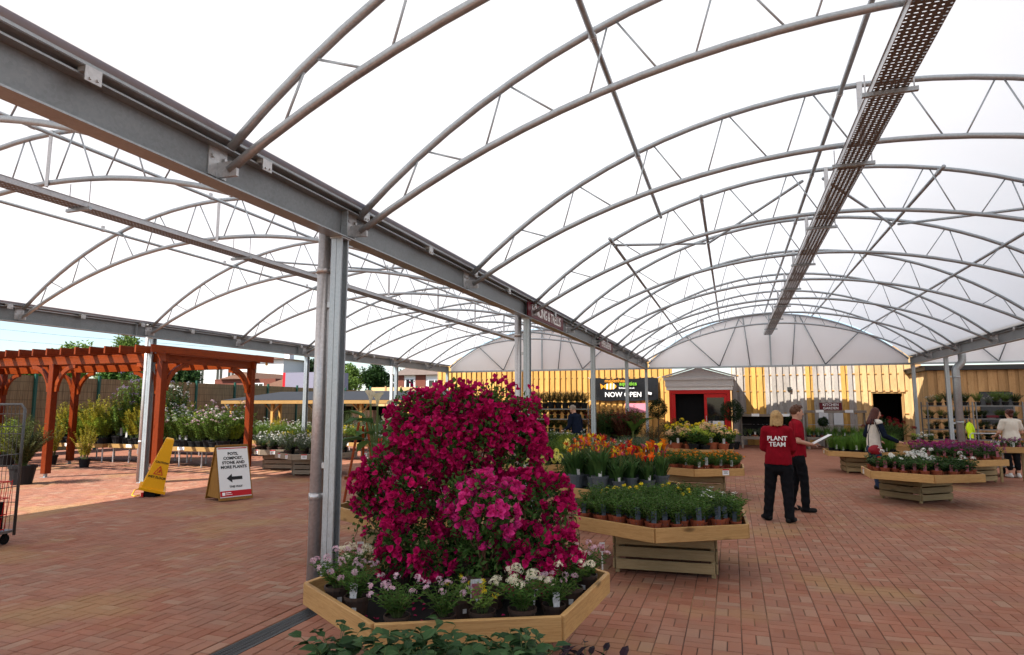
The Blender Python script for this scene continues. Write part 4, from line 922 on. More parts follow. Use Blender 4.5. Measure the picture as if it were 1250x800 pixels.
    for i, (x, y) in enumerate(hexpts(1.0, .42, 0, .03, .2)):
        k = ['shrub_green', 'shrub_white', 'shrub_dark', 'shrub_green'][i % 4]
        plant(k, (-3.9 + x, 13.2 + y, FLOOR), {'shrub_green': 'bushy green shrub in the group behind the lilies', 'shrub_white': 'shrub with small white flowers behind the lilies', 'shrub_dark': 'dark green shrub in the group behind the lilies'}[k], 'shrub', 'shrubs behind the lilies ' + k, .72)
    for tx, ty, wh, ks in ((-2.55, 13.7, 'between the lilies and the marigolds', ['shrub_green', 'shrub_dark', 'shrub_variegated', 'shrub_white', 'shrub_green']), (-4.35, 16.4, 'in front of the man in navy', ['shrub_dark', 'shrub_green', 'shrub_white', 'shrub_lime'])):
        for i, (x, y) in enumerate(hexpts(1.0, .37, 0, .03, .15)):
            k = ks[i % len(ks)]; plant(k, (tx + x, ty + y, FLOOR), {'shrub_green': 'bushy green shrub ', 'shrub_white': 'white flowered shrub ', 'shrub_dark': 'dark green shrub ', 'shrub_variegated': 'pale variegated shrub ', 'shrub_lime': 'lime green shrub '}[k] + wh, 'shrub', wh + ' ' + k, rnd.uniform(.62, .85) * (1.15 if k == 'shrub_variegated' else 1))
    for i, (x, y) in enumerate(hexpts(1.0, .5, 0, .03, .2)):
        plant('shrub_red' if i % 4 else 'shrub_dark', (-3.3 + x, 19.6 + y, FLOOR), 'red leaved shrub below the black banner' if i % 4 else 'dark green shrub below the black banner', 'shrub', 'shrubs below the banner' + str(i % 4 > 0), 1.55)
    for i, (x, y) in enumerate(((-3.15, 10.6), (-2.75, 11.0), (-2.45, 10.75))):
        plant('dahlia_yellow', (x, y, .0), 'yellow dahlia heads standing behind the lilies', 'potted plant', 'yellow dahlias', 1.0, sz=1.9)
    plant('calla_tall', (atY(463, 520, 6.75).x, 6.75, FLOOR), 'tall white calla lily with big arrow leaves left of the bougainvillea', 'potted plant', s=1.2, rz=1.0)
    for i, (x, y) in enumerate(hexpts(1.0, .34, 0, .03, .15)):
        if (x - .4) ** 2 + (y + .45) ** 2 < .1: continue
        k = ['geranium_red', 'shrub_variegated', 'pansy'][i % 3]; plant(k, (-6.4 + x, 12.4 + y, FLOOR), {'geranium_red': 'red flowered plant beside the calla lilies', 'shrub_variegated': 'pale variegated shrub beside the calla lilies', 'pansy': 'low mixed pansy beside the calla lilies'}[k], 'potted plant', 'plants around the calla ' + k, {'geranium_red': 1.9, 'shrub_variegated': .8, 'pansy': 1.6}[k])
    LBL = {'shrub_variegated': 'pale variegated shrub on the grey crate tables', 'shrub_fern': 'feathery green fern on the grey crate tables', 'shrub_bronze': 'bronze leaved shrub on the grey crate tables', 'shrub_yellowfl': 'low plant massed with yellow flowers on the grey crate tables', 'shrub_green': 'leafy green shrub on the grey crate tables'}
    for cx_, cy_ in ((-10.0, 14.15), (-11.75, 15.2), (-8.2, 15.2)):
        for x, y in hexpts(1.0, .36, 0, .03, .12):
            k = rnd.choice(['shrub_variegated', 'shrub_fern', 'shrub_variegated', 'shrub_green'] if y < .1 else ['shrub_yellowfl', 'shrub_bronze', 'shrub_bronze', 'shrub_yellowfl'])
            plant(k, (cx_ + x, cy_ + y, FLOOR), LBL[k], 'shrub', 'shrubs on crate tables ' + k, rnd.uniform(.8, 1.0))
tables()
def hero():
    z = LOWFLOOR
    def pos(px, py):
        p = atZ(px, py, z + .15); x, y = p.x + 1.77, p.y - 4.17; ap = 1.03 * .866 - .03 - .095
        m_ = max(x * math.cos(R(60 * k - 64)) + y * math.sin(R(60 * k - 64)) for k in range(6))
        if m_ > ap: x *= ap / m_; y *= ap / m_
        return (x - 1.77, y + 4.17, z)
    spots = [('nemesia', 404, 712, 1.1, 'pink nemesia at the far left corner of the bougainvillea planter'), ('nemesia', 436, 722, 1.05, 'pink nemesia leaning over the left board of the bougainvillea planter'), ('nemesia_white', 425, 690, .95, 'cream flowered pot behind the pink nemesias, left end of the planter'), ('nemesia', 478, 748, 1.0, 'lilac nemesia at the front left corner of the bougainvillea planter'), ('nemesia', 540, 744, .95, 'pale pink nemesia in the middle of the planter front'), ('coleus_tub', 590, 742, 1.05, 'green pot with a big picture label in the middle of the planter front'), ('nemesia_white', 645, 742, 1.1, 'white flower head pot at the front right of the bougainvillea planter'), ('nemesia', 684, 732, .95, 'small pink and yellow nemesia at the front right corner of the planter'), ('nemesia_white', 705, 714, 1.1, 'big white flower cluster pot at the right board of the planter'), ('nemesia', 722, 697, 1.05, 'pink nemesia at the far right corner of the bougainvillea planter'), ('coleus_tub', 564, 722, .9, 'green pot half hidden below the pale bougainvillea'), ('coleus_tub', 668, 712, .85, 'green pot plant below the right bougainvillea')]
    for k, px, py, s, lb in spots:
        o = plant(k, pos(px, py), lb, 'potted plant', None, s * 1.16, rz=rnd.uniform(0, 6), name='potted_flower', tagged=rnd.random() < .45)
        # barcode sticker on the pot
        b = MB(); p = o.location; a = math.atan2(-p.y, -p.x) + rnd.uniform(-.3, .3) - o.rotation_euler.z
        b.box((0, 0, 0), (.022, .0015, .024)); st = obj('sticker', b.mesh('sticker', 'tag_white'), o, (.0585 * math.cos(a), .0585 * math.sin(a), .05), (0, 0, a + math.pi / 2))
    # large printed labels standing in pots
    for px, py, w_, h_, lb in ((582, 720, .075, .12, 'tall printed plant label in the middle of the bougainvillea planter'), (652, 712, .05, .085, 'white plant label beside the white flower head, planter front'), (710, 692, .05, .09, 'white plant label at the right board of the bougainvillea planter'), (735, 668, .04, .07, 'plant label at the far right corner of the bougainvillea planter'), (440, 668, .05, .08, 'tilted plant label above the pink nemesias on the left')):
        p = atZ(px, py, z + .17)
        t = thing('plant_label', lb, 'plant label', (p.x, p.y, z), YAW + rnd.uniform(-.3, .3)); hh = p.z - z
        b = MB(); b.span((-.006, -.001, 0), (.006, .001, hh)); b.build('spike', 'tag_white', t)
        b = MB(); b.span((-w_ / 2, -.002, hh - h_ / 2), (w_ / 2, .002, hh + h_ / 2)); b.build('card', 'tag_white', t)
        b = MB(); b.span((-w_ * .42, -.0035, hh - h_ * .42), (w_ * .42, -.0021, hh + h_ * .3)); b.build('picture', 'tag_pink', t)
    # bougainvilleas: clumps of bracts on leafy stems, one plant per cane
    D = 4.55
    plants = [
        ('tall middle bougainvillea mass at the top of the planter', (560, 4.75), [(515, 512, 31, 4.6), (552, 503, 34, 4.55), (598, 505, 34, 4.6), (630, 530, 26, 4.65), (500, 548, 28, 4.5), (545, 548, 31, 4.4), (590, 548, 33, 4.45), (628, 566, 26, 4.55), (575, 520, 30, 4.9), (530, 585, 22, 4.5), (612, 512, 26, 4.85), (560, 572, 24, 4.4), (500, 500, 22, 4.65), (638, 506, 22, 4.7), (648, 545, 18, 4.65)], 'bract', [(503, 474), (538, 476), (574, 476), (612, 480), (648, 474), (590, 472)]),
        ('left bougainvillea spreading over the planter', (480, 4.4), [(478, 580, 28, 4.35), (462, 604, 21, 4.3), (502, 607, 27, 4.2), (480, 636, 19, 4.2), (488, 672, 27, 4.05), (524, 682, 22, 3.95), (457, 574, 16, 4.4), (472, 690, 15, 4.0), (446, 592, 16, 4.35), (440, 616, 12, 4.3)], 'bract', [(440, 628), (446, 648)]),
        ('paler pink bougainvillea in the middle front of the planter', (595, 4.0), [(560, 602, 22, 4.1), (590, 598, 20, 4.05), (596, 630, 28, 3.95), (568, 632, 18, 4.0), (606, 652, 18, 3.95), (618, 612, 18, 4.1)], 'bract_pink', []),
        ('right bougainvillea hanging over the planter edge', (650, 4.3), [(640, 602, 24, 4.4), (666, 612, 22, 4.4), (690, 628, 11, 4.3), (652, 636, 18, 4.3), (645, 684, 30, 4.1), (678, 674, 23, 4.15), (668, 695, 20, 4.05), (622, 668, 18, 4.05), (648, 655, 14, 4.2), (690, 660, 15, 4.15), (694, 688, 13, 4.1), (682, 598, 14, 4.45)], 'bract', [(702, 630), (698, 615)]),
        ('low back bougainvillea filling the centre of the planter', (575, 4.3), [(535, 632, 20, 4.35), (520, 655, 16, 4.2), (575, 668, 14, 4.1), (640, 640, 16, 4.5)], 'bract', [])]
    for pi, (lb, (bx, bY), cl, bm_, sprigs) in enumerate(plants):
        p0 = atZ(bx, 690, z); base = Vector((p0.x if abs(p0.x) < 3 else -1.7, bY, z)); base.x = atY(bx, 600, bY).x
        dx_, dy_ = base.x + 1.77, base.y - 4.15; q = math.hypot(dx_, dy_)
        if q > .55: base.x = -1.77 + dx_ * .55 / q; base.y = 4.15 + dy_ * .55 / q
        t = thing('bougainvillea', lb, 'bougainvillea', base, 0, 'bougainvilleas in the near planter')
        obj('pot', pot_mesh(.13, .2, 'pot_brown'), t)
        rs = np.random.RandomState(50 + pi); sb = MB(); LP = []; LA = []; LN = []; LS = []; BP = []; BA = []; BN = []; BS = []
        for ci, (px, py, rp_, Y) in enumerate(cl):
            c = atY(px, py, Y); dist = proj(c)[2]; r = rp_ / FPX * dist; cl_ = np.array(c - base)
            # stem from pot to the clump
            mid = cl_ * .5 + np.array([rs.uniform(-.06, .06), rs.uniform(-.06, .06), .12])
            sb.tube([(rs.uniform(-.04, .04), rs.uniform(-.04, .04), .17), tuple(mid), tuple(cl_)], [.007, .005, .003], 5, caps=False)
            r *= 1.0; nf = int(310 * (r / .22) ** 2)
            d = rdirs(nf, rs, .12); noise = 1 + .16 * np.sin(d[:, 0] * 5 + ci) * np.cos(d[:, 1] * 6 + 2 * ci) + .12 * np.sin(d[:, 2] * 9 + ci)
            # little sprays: flowers bunch in groups
            ng = max(10, nf // 9); gd = rdirs(ng, rs, .12); gi = rs.randint(0, ng, nf)
            d = gd[gi] + rs.normal(size=(nf, 3)) * .17; d /= np.linalg.norm(d, axis=1, keepdims=True); gr = rs.uniform(.55, 1.4, ng)[gi]
            pos_ = cl_ + d * (r * gr * rs.uniform(.86, 1.06, nf))[:, None]
            for k in range(3):
                tn = rs.normal(size=(nf, 3)); tn -= d * np.sum(tn * d, 1, keepdims=True)
                a0 = tn if k == 0 else (a_prev * math.cos(2.094) + np.cross(d, a_prev) * math.sin(2.094)); a0 /= np.linalg.norm(a0, axis=1, keepdims=True); a_prev = a0
                BP.append(pos_); BA.append(a0 * .62 + d * .85); BN.append(d - a0 * .8); s = rs.uniform(.034, .052, nf); BS.append(np.stack([s * .95, s, s], 1))
            nl = int(nf * 1.35); d = rdirs(nl, rs, .1); LP.append(cl_ + d * (r * rs.uniform(.4, 1.08, nl))[:, None]); LA.append(d + rs.normal(size=(nl, 3)) * .6); LN.append(rs.normal(size=(nl, 3)) * .5 + np.array([0, 0, 1.])); s = rs.uniform(.03, .055, nl); LS.append(np.stack([s * .62, s, s], 1))
        for (px, py) in sprigs:
            c = atY(px, py, cl[0][3] + .1); e = np.array(c - base); s0 = e - np.array([rs.uniform(-.08, .08), 0, .25])
            sb.tube([tuple(s0), tuple((s0 + e) / 2 + np.array([.015, 0, 0])), tuple(e)], [.003, .0025, .0015], 4, caps=False)
            n = 9; BP.append(e + rs.normal(size=(n, 3)) * .02); dd = rdirs(n, rs, .3); BA.append(dd); BN.append(rdirs(n, rs)); s = rs.uniform(.025, .04, n); BS.append(np.stack([s, s, s], 1))
            tt = rs.uniform(0, 1, 7)[:, None]; LP.append(s0 + (e - s0) * tt); LA.append(rdirs(7, rs)); LN.append(rdirs(7, rs, 1)); s = rs.uniform(.025, .04, 7); LS.append(np.stack([s * .6, s, s], 1))
        # leafy fill between pot and clumps
        for _ in range(22):
            ce = np.array(atY(*cl[rs.randint(len(cl))][:2], cl[0][3]) - base); n = 45
            LP.append(ce * rs.uniform(.2, .85, n)[:, None] + rs.normal(size=(n, 3)) * .07); LA.append(rdirs(n, rs)); LN.append(rdirs(n, rs, 1)); s = rs.uniform(.03, .055, n); LS.append(np.stack([s * .6, s, s], 1))
        V, F = scatter(*BRACT, np.concatenate(BP), np.concatenate(BA), np.concatenate(BN), np.concatenate(BS)); obj('flower_bracts', mesh('flower_bracts', V, F, bm_), t)['kind'] = 'stuff'
        V, F = scatter(*LEAF, np.concatenate(LP), np.concatenate(LA), np.concatenate(LN), np.concatenate(LS)); obj('foliage', mesh('foliage', V, F, 'leaf_boug'), t)['kind'] = 'stuff'
        sb.build('stems', 'stem_red', t)
        for k in range(2):
            b = MB(); top = max(atY(c[0], c[1], c[3]).z for c in cl) - z - .05; b.tube([(.05 * (2 * k - 1), .03, .1), (.07 * (2 * k - 1), .05, top)], .006, 6); b.build('support_cane', 'cane', t)
    # fallen bracts lying on the tray
    n = 120; P = np.stack([nrs.uniform(-2.4, -1.1, n), nrs.uniform(3.5, 4.6, n), np.full(n, z + .012)], 1); A = rdirs(n, nrs); A[:, 2] *= .15
    V, F = scatter(*BRACT, P, A, np.array([0, 0, 1.]) + A * .2, nrs.uniform(.02, .03, n)); tag(obj('fallen_bracts', mesh('fallen_bracts', V, F, 'bract')), 'fallen magenta bracts scattered on the planter deck', 'fallen petals', kind='stuff')
    # begonias on the tray at the bottom edge
    B = {'begonia': 'begonia with an orange bloom at the bottom edge of the photo', 'begonia_green': 'broad leaved green begonia at the bottom edge of the photo', 'begonia_dark': 'dark purple leaved begonia at the bottom edge of the photo', 'dianthus': 'white flowered plant at the bottom edge, below the planter corner'}
    for x, y in hexpts(1.0, .23, R(-4), .02, .12):
        if y < -.35: continue
        px, py, _ = proj((-1.0 + x, 2.1 + y, .72))
        k = 'dianthus' if px < 380 else ('begonia_green' if px < 640 else rnd.choice(['begonia_dark', 'begonia', 'begonia_dark']) if px < 735 else rnd.choice(['begonia', 'begonia_dark']))
        plant(k, (-1.0 + x, 2.1 + y, LOWFLOOR), B[k], 'potted plant', 'begonias on the bottom tray ' + k, rnd.uniform(.88, 1.12), tagged=rnd.random() < .3)
hero()
# ------------------------------------------------------------------ timber wall at the back
def back_wall():
    root = thing('timber_wall', 'tall wall of upright yellow and weathered grey boards closing the far end', 'timber wall', (0, YW, 0))
    b = MB(); b.span((-14.4, .12, 0), (-2.75, .16, 4.2)); b.span((.0, .12, 0), (5.55, .16, 4.2)); b.span((5.55, .12, 2.26), (6.62, .16, 4.2)); b.span((6.62, .12, 0), (7.4, .16, 4.2)); b.build('backing', 'clad_brown', root)
    segs = [(-14.3, -2.75), (.02, 7.0)]
    greyseq = {}
    def matfor(x):
        if x < -2.7: return 'clad_yellow'
        if x > 4.80: return 'clad_pale'
        px = proj((x, YW, 2.6))[0]
        z = (px - 890) * 6.25
        for a, b_ in ((125, 268), (343, 390), (588, 632), (836, 880)):
            if a <= z <= b_: return 'clad_yellow'
        return 'clad_grey'
    pitch = .272
    for a, e in segs:
        x = a + .1
        while x < e:
            op = 5.5 < x < 6.66
            z0 = 2.28 if op else .02
            m = matfor(x)
            vboard('board', x + rnd.uniform(-.006, .006), rnd.uniform(-.006, .004), z0, 4.1, .165 + rnd.uniform(-.006, .006), .022, m, root)
            x2 = x + pitch / 2
            op = 5.5 < x2 < 6.66
            if not op or 1: vboard('board', x2, .06 + rnd.uniform(-.003, .003), 2.28 if op else .02, 4.1, .16, .02, m, root)
            x += pitch
        for z in (.5, 1.4, 2.35, 3.05):
            if z < 2.3 and e > 5: board('rail', (a, .035, z), (5.5, .035, z), .05, .028, 'pine', root); board('rail', (6.68, .035, z), (e, .035, z), .05, .028, 'pine', root)
            else: board('rail', (a, .035, z), (e, .035, z), .05, .028, 'pine', root)
    b = MB(); b.span((5.5, .02, 2.225), (6.68, .1, 2.272)); b.span((5.5, .02, 0), (5.545, .1, 2.225)); b.span((6.635, .02, 0), (6.68, .1, 2.225)); b.build('opening_frame', 'pine', root)
    # dark store room behind the opening
    b = MB(); b.span((5.3, 2.2, 0), (6.9, 2.25, 3)); b.span((5.2, .17, 0), (5.25, 2.2, 3)); b.span((6.9, .17, 0), (6.95, 2.2, 3)); b.span((5.2, .17, 2.95), (6.95, 2.2, 3.0)); b.build('store_room', 'black', root)
    b = MB(); b.box((2.36, -.04, 2.86), (.17, .07, .15)); b.span((2.34, -.004, 2.9), (2.38, .0, 2.96)); t = thing('wall_lamp', 'small dark floodlight fixed on the timber wall left of the grey boards', 'wall lamp', (.0, YW, -.42)); b.build('lamp_body', 'dark_grey', t)
    b = MB(); b.box((2.36, -.08, 2.85), (.13, .008, .10)); b.build('lens', 'dark_glass', t)
back_wall()
def entrance():
    Y = 28.5; x0, x1 = -2.55, -.06; t = thing('entrance_kiosk', 'red framed entrance with grey pediment set into the timber wall', 'entrance', (0, Y, 0))
    cx = (x0 + x1) / 2
    b = MB(); b.span((x0, .1, 0), (x0 + .12, 1.93, 2.5)); b.span((x1 - .12, .1, 0), (x1, 1.93, 2.5)); b.span((x0 + .12, 1.83, 0), (x1 - .12, 1.93, 2.5)); b.build('wall', 'maroon', t)
    b = MB(); b.span((x0 - .1, -.06, 2.38), (x1 + .1, 1.9, 2.52)); b.build('canopy_soffit', 'white_paint', t)
    b = MB(); b.span((x0 - .14, -.12, 2.52), (x1 + .14, 1.9, 2.86)); b.span((x0 - .2, -.17, 2.80), (x1 + .2, 1.9, 2.9)); b.build('fascia', 'grey_paint', t)
    P = [(x0 - .2, 2.9), (x1 + .2, 2.9), (cx, 3.32)]; V = [(x, -.1, z) for x, z in P] + [(x, 1.9, z) for x, z in P]
    b = MB(); b.add(V, [(0, 1, 2), (5, 4, 3), (1, 4, 5, 2), (0, 2, 5, 3)]); b.build('pediment', 'grey_paint', t)
    for sx, xe in ((-1, x0 - .26), (1, x1 + .26)):
        b = MB(); b.beam((xe, -.12, 2.93), (cx, -.12, 3.38), .12, .06); b.build('pediment_moulding', 'grey_paint', t)
    def frame(a, e, z0, z1, nm):
        f = obj(nm, None, t); m = MB()
        m.span((a, -.03, z0), (a + .11, .05, z1)); m.span((e - .11, -.03, z0), (e, .05, z1)); m.span((a + .11, -.03, z1 - .14), (e - .11, .05, z1)); m.span((a + .11, -.03, z0), (e - .11, .05, z0 + .32)); m.build('frame', 'red_paint', f)
        m = MB(); m.span((a + .11, .005, z0 + .32), (e - .11, .02, z1 - .14)); m.build('pane', 'dark_glass', f); return f
    b = MB(); b.span((x0 + .02, -.045, 0), (x0 + .14, .09, 2.38)); b.span((x1 - .14, -.045, 0), (x1 - .02, .09, 2.38)); b.span((x0 + .14, -.04, 2.22), (x1 - .14, .09, 2.38)); b.build('door_frame', 'red_paint', t)
    b = MB(); b.span((x0 + .14, .35, .02), (cx + .18, .4, 2.22)); b.build('doorway_shade_panel', 'black', t)  # solid black panel, its colour stands in for the shade inside the doorway
    m = MB(); m.span((x0 + .14, -.03, .02), (x0 + .26, .05, 2.2)); m.build('door_jamb', 'red_paint', t)
    d = frame(cx + .19, x1 - .15, .1, 2.2, 'glazed_door')
    m = MB(); m.box((x1 - .55, -.012, .92), (.52, .004, .34)); m.build('notice', 'white_print', d); m = MB(); m.box((cx + .42, -.012, .95), (.17, .004, .26)); m.build('notice', 'tag_white', d); m = MB(); m.box((x1 - .085, -.052, .64), (.13, .004, .19)); m.build('sticker', 'hi_vis', d)
    m = MB(); m.span((cx + .25, -.06, 1.0), (cx + .275, -.035, 1.3)); m.build('handle', 'galv_bright', d)
entrance()
def sign(name, label, cat, loc, rz, w_, h_, mat, texts, th=.02):
    t = thing(name, label, cat, loc, rz); b = MB(); b.span((-w_ / 2, 0, -h_ / 2), (w_ / 2, th, h_ / 2)); b.build('panel', mat, t)
    for body, size, m, x, z, kw in texts: text('lettering', body, size, m, t, (x, -.004, z), (math.pi / 2, 0, 0), **kw)
    return t
def signs():
    # banner on the wall, gently rippled vinyl
    t = thing('banner', 'black vinyl banner reading NOW OPEN tied to the yellow timber wall', 'banner', (-4.77, YW - .1, 2.485)); w_, h_ = 3.17, 1.05; b = MB(); nx, ny = 24, 8; V = []
    for j in range(ny + 1):
        for i in range(nx + 1):
            u, v = i / nx, j / ny; V.append(((u - .5) * w_, .025 * math.sin(u * 9 + v * 5) * (1 - v * .4) - .02, (v - .5) * h_ - .03 * math.sin(u * math.pi) * (1 if j == ny else .5) + .02 * math.sin(u * 17)))
    n1 = nx + 1; b.add(V, [(j * n1 + i, j * n1 + i + 1, (j + 1) * n1 + i + 1, (j + 1) * n1 + i) for j in range(ny) for i in range(nx)]); b.build('vinyl_sheet', 'vinyl_black', t, True)
    for sx in (-1, 1):
        for sz in (-1, 1): b = MB(); b.tube([(sx * 1.56, -.03, sz * .5), (sx * 1.68, .04, sz * .56)], .008, 5); b.build('tie', 'white_print', t)
    for body, size, m, x, z, kw in (('NOW OPEN', .31, 'white_print', -.02, -.26, dict(bold=.006)), ('maidenhead', .22, 'orange_print', -.34, .39, dict(bold=.003)), ('aquatics', .25, 'green_print', .22, .25, dict(bold=.004)), ('fishkeeper.co.uk', .11, 'white_print', .15, .05, dict(bold=.002))):
        text('lettering', body, size, m, t, (x, -.07, z), (math.pi / 2, 0, 0), **kw)
    b = MB(); N_ = 24
    b.add([(-.62 + .3 * math.cos(2 * math.pi * k / N_), -.07, .13 + .14 * math.sin(2 * math.pi * k / N_)) for k in range(N_)], [tuple(range(N_))]); b.add([(-.9, -.071, .13), (-1.08, -.071, .27), (-1.04, -.071, .0)], [(0, 1, 2)]); b.add([(-.7, -.072, .25), (-.5, -.072, .36), (-.45, -.072, .22)], [(0, 1, 2)]); b.build('fish_emblem', 'orange_print', t)
    b = MB()
    for x in (-.76, -.6, -.46): b.add([(x - .03, -.073, .0), (x + .03, -.073, .0), (x + .045, -.073, .26), (x - .02, -.073, .26)], [(0, 1, 2, 3)])
    b.build('fish_stripes', 'white_print', t)
    b = MB(); b.add([(1.0, -.07, -.1), (1.3, -.07, -.17), (1.27, -.07, -.28), (1.15, -.07, -.24), (1.1, -.07, -.34), (1.05, -.07, -.2)], [(0, 1, 2, 3, 4, 5)]); b.build('white_swoosh', 'white_print', t)
    sign('placard', 'small pink placard on the wall below the black banner', 'sign', (-4.25, YW - .06, 1.62), 0, .95, .42, 'pink_print', [])
    # beam signs: read from the right hand side of the middle beam
    s = sign('beam_sign', 'maroon sign reading FENCING AND TRELLIS fixed on the middle beam', 'sign', (XM + .085, 11.9, BH + .15), math.pi / 2, 2.5, .27, 'maroon', [('FENCING & TRELLIS', .25, 'white_print', 0, 0, dict(bold=.004, space=.92))])
    s = sign('beam_sign', 'maroon sign reading EVERGREENS fixed farther along the middle beam', 'sign', (XM + .085, 18.1, BH + .15), math.pi / 2, 2.0, .26, 'maroon', [('EVERGREENS', .25, 'white_print', 0, 0, dict(bold=.004))])
    s = sign('kitchen_garden_sign', 'maroon KITCHEN GARDEN sign above the weathered plant bench', 'sign', (3.78, 29.2, 1.685), 0, .83, .31, 'maroon', [('KITCHEN', .14, 'white_print', 0, .07, dict(bold=.002)), ('GARDEN', .14, 'white_print', 0, -.07, dict(bold=.002))])
    # sandwich board
    a = atZ(260, 612); t = thing('sandwich_board', 'wooden sandwich board with a white poster and a black arrow, on the paving', 'sandwich board', (-8.85, 9.9, 0), R(66))
    for sy, nm in ((-1, 'front_panel'), (1, 'back_panel')):
        p = obj(nm, None, t, (0, sy * .30, 0), (R(-17.5) if sy < 0 else R(17.5), 0, 0))
        m = MB(); m.span((-.31, -.012, .02), (.31, .012, 1.0)); m.build('plywood', 'ply', p)
        if sy < 0:
            m = MB(); m.span((-.285, -.020, .07), (.285, -.0125, .985)); m.build('poster', 'white_print', p)
            m = MB(); m.span((-.285, -.024, .085), (.285, -.0205, .185)); m.build('red_band', 'red_print', p)
            m = MB(); m.span((-.27, -.024, .955), (.27, -.0205, .972)); m.build('red_rule', 'red_print', p)
            for i, ln in enumerate(('POTS,', 'COMPOST,', 'STONE AND', 'MORE PLANTS')): text('lettering', ln, .074, 'black_print', p, (0, -.023, .86 - .082 * i), (math.pi / 2, 0, 0), bold=.0018)
            text('lettering', 'THIS WAY', .052, 'black_print', p, (.01, -.023, .255), (math.pi / 2, 0, 0), bold=.001)
            m = MB(); m.add([(-.15, -.0235, .41), (-.05, -.0235, .49), (-.05, -.0235, .44), (.14, -.0235, .44), (.14, -.0235, .38), (-.05, -.0235, .38), (-.05, -.0235, .33)], [(0, 6, 5, 4, 3, 2, 1)]); m.build('arrow', 'black_print', p)
            m = MB(); m.span((-.25, -.0265, .105), (-.2, -.0245, .16)); m.span((-.19, -.0265, .145), (-.09, -.0245, .158)); m.span((-.19, -.0265, .115), (-.07, -.0245, .124)); m.build('emblem', 'white_print', p)
    m = MB(); m.poly([(-.285, -.27, .06), (-.285, -.01, .93), (-.285, .01, .93), (-.285, .27, .06)]); m.build('side_cheek', 'ply', t)
    m = MB(); m.span((-.3, -.02, .955), (.3, .02, .99)); m.build('hinge_rail', 'ply', t)
    # caution cone
    c = atZ(185, 606); t = thing('caution_cone', 'tall yellow caution cone tilted to the right beside the pale column', 'cone', (c.x, c.y, 0), YAW)
    hd = obj('cone_body', None, t, (0, 0, .13), (0, R(17), R(0)))
    m = MB(); P = []
    for z, w_ in ((0, .23), (.05, .23), (.05, .19), (.5, .135), (.98, .07), (1.0, .055)):
        for sx, sy in ((-1, -1), (1, -1), (1, 1), (-1, 1)): P.append((sx * w_, sy * w_, z))
    F = [(4 * i + k, 4 * i + (k + 1) % 4, 4 * i + 4 + (k + 1) % 4, 4 * i + 4 + k) for i in range(5) for k in range(4)] + [(3, 2, 1, 0), (20, 21, 22, 23)]
    q = MB(); q.add([tuple(Matrix.Rotation(R(28), 3, 'Z') @ Vector(v)) for v in P], F); q.build('shell', 'yellow_plastic', hd)
    rzq = R(28)
    def onface(z): return -( .19 - (.055) * min(1, max(0, (z - .05) / .45)) if z < .5 else .135 - .065 * (z - .5) / .48) - .006
    for body, z, sz in (('CAUTION', .55, .05), ('WET FLOOR', .27, .055)):
        q = Vector((0, onface(z), z)); text('lettering', body, sz, 'black_print', hd, Matrix.Rotation(rzq, 3, 'Z') @ q, (math.pi / 2 - .12, 0, rzq), bold=.001)
    m = MB(); y = onface(.4) - .002; T = Matrix.Rotation(rzq, 4, 'Z')
    for a_, b_ in (((-.075, .33), (.075, .33)), ((.075, .33), (0, .48)), ((0, .48), (-.075, .33)), ((-.02, .35), (.015, .42)), ((.015, .42), (.02, .36))): m.tube([T @ Vector((a_[0], y + (a_[1] - .4) * .12, a_[1])), T @ Vector((b_[0], y + (b_[1] - .4) * .12, b_[1]))], .006, 5)
    m.build('warning_triangle', 'red_print', hd)
    m = MB(); m.span((-.1, -.1, 0), (.12, .1, .14)); m.build('rubber_foot', 'rubber', t); m = MB(); m.span((-.14, -.12, 0), (-.1, .0, .08)); m.build('foot_clip', 'red_paint', t)
    m = MB(); m.tube([(-.2, -.02, .16), (-.3, -.05, .12), (-.33, -.08, .03), (-.25, -.12, .015), (-.16, -.12, .04)], .011, 7); m.build('cord', 'yellow_plastic', t, True)
signs()
# ------------------------------------------------------------------ timber clad building on the right
def right_building():
    x0, y0 = 6.92, 27.75
    t = thing('timber_building', 'timber clad store building with dark flat roof edge on the far right', 'building', (0, 0, 0))
    b = MB(); b.span((x0 + .06, y0 + .06, 0), (18, 36, 3.02)); b.build('wall_core', 'black', t)
    b = MB(); b.span((x0 - .12, y0 - .14, 3.02), (18.2, 36, 3.16)); b.build('roof_edge', 'dark_grey', t); b = MB(); b.span((x0 - .2, y0 - .02, 3.16), (18.2, 36.1, 3.2)); b.build('roof', 'slate_roof', t)
    x = x0 + .08
    while x < 12.5:
        z0 = 2.22 if 8.55 < x < 9.45 else .05
        vboard('board', x, y0 + rnd.uniform(-.004, .004), z0, 3.01, .2, .022, 'clad_brown', t)
        vboard('board', x + .16, y0 + .035, z0, 3.01, .16, .02, 'clad_brown', t); x += .315
    y = y0 + .05
    while y < YW - .1: vboard('batten', x0 + .02, y, .05, 3.01, .05, .04, 'clad_pale', t, math.pi / 2); y += .105
    b = MB(); b.span((8.5, y0 - .03, 1.05), (9.5, y0 + .055, 2.2)); b.build('grey_shutter', 'dark_grey', t); MATS['dark_grey']
    b = MB(); b.span((8.5, y0 - .03, .0), (9.5, y0 + .055, 1.04)); b.build('shutter_base', 'clad_brown', t)
right_building()
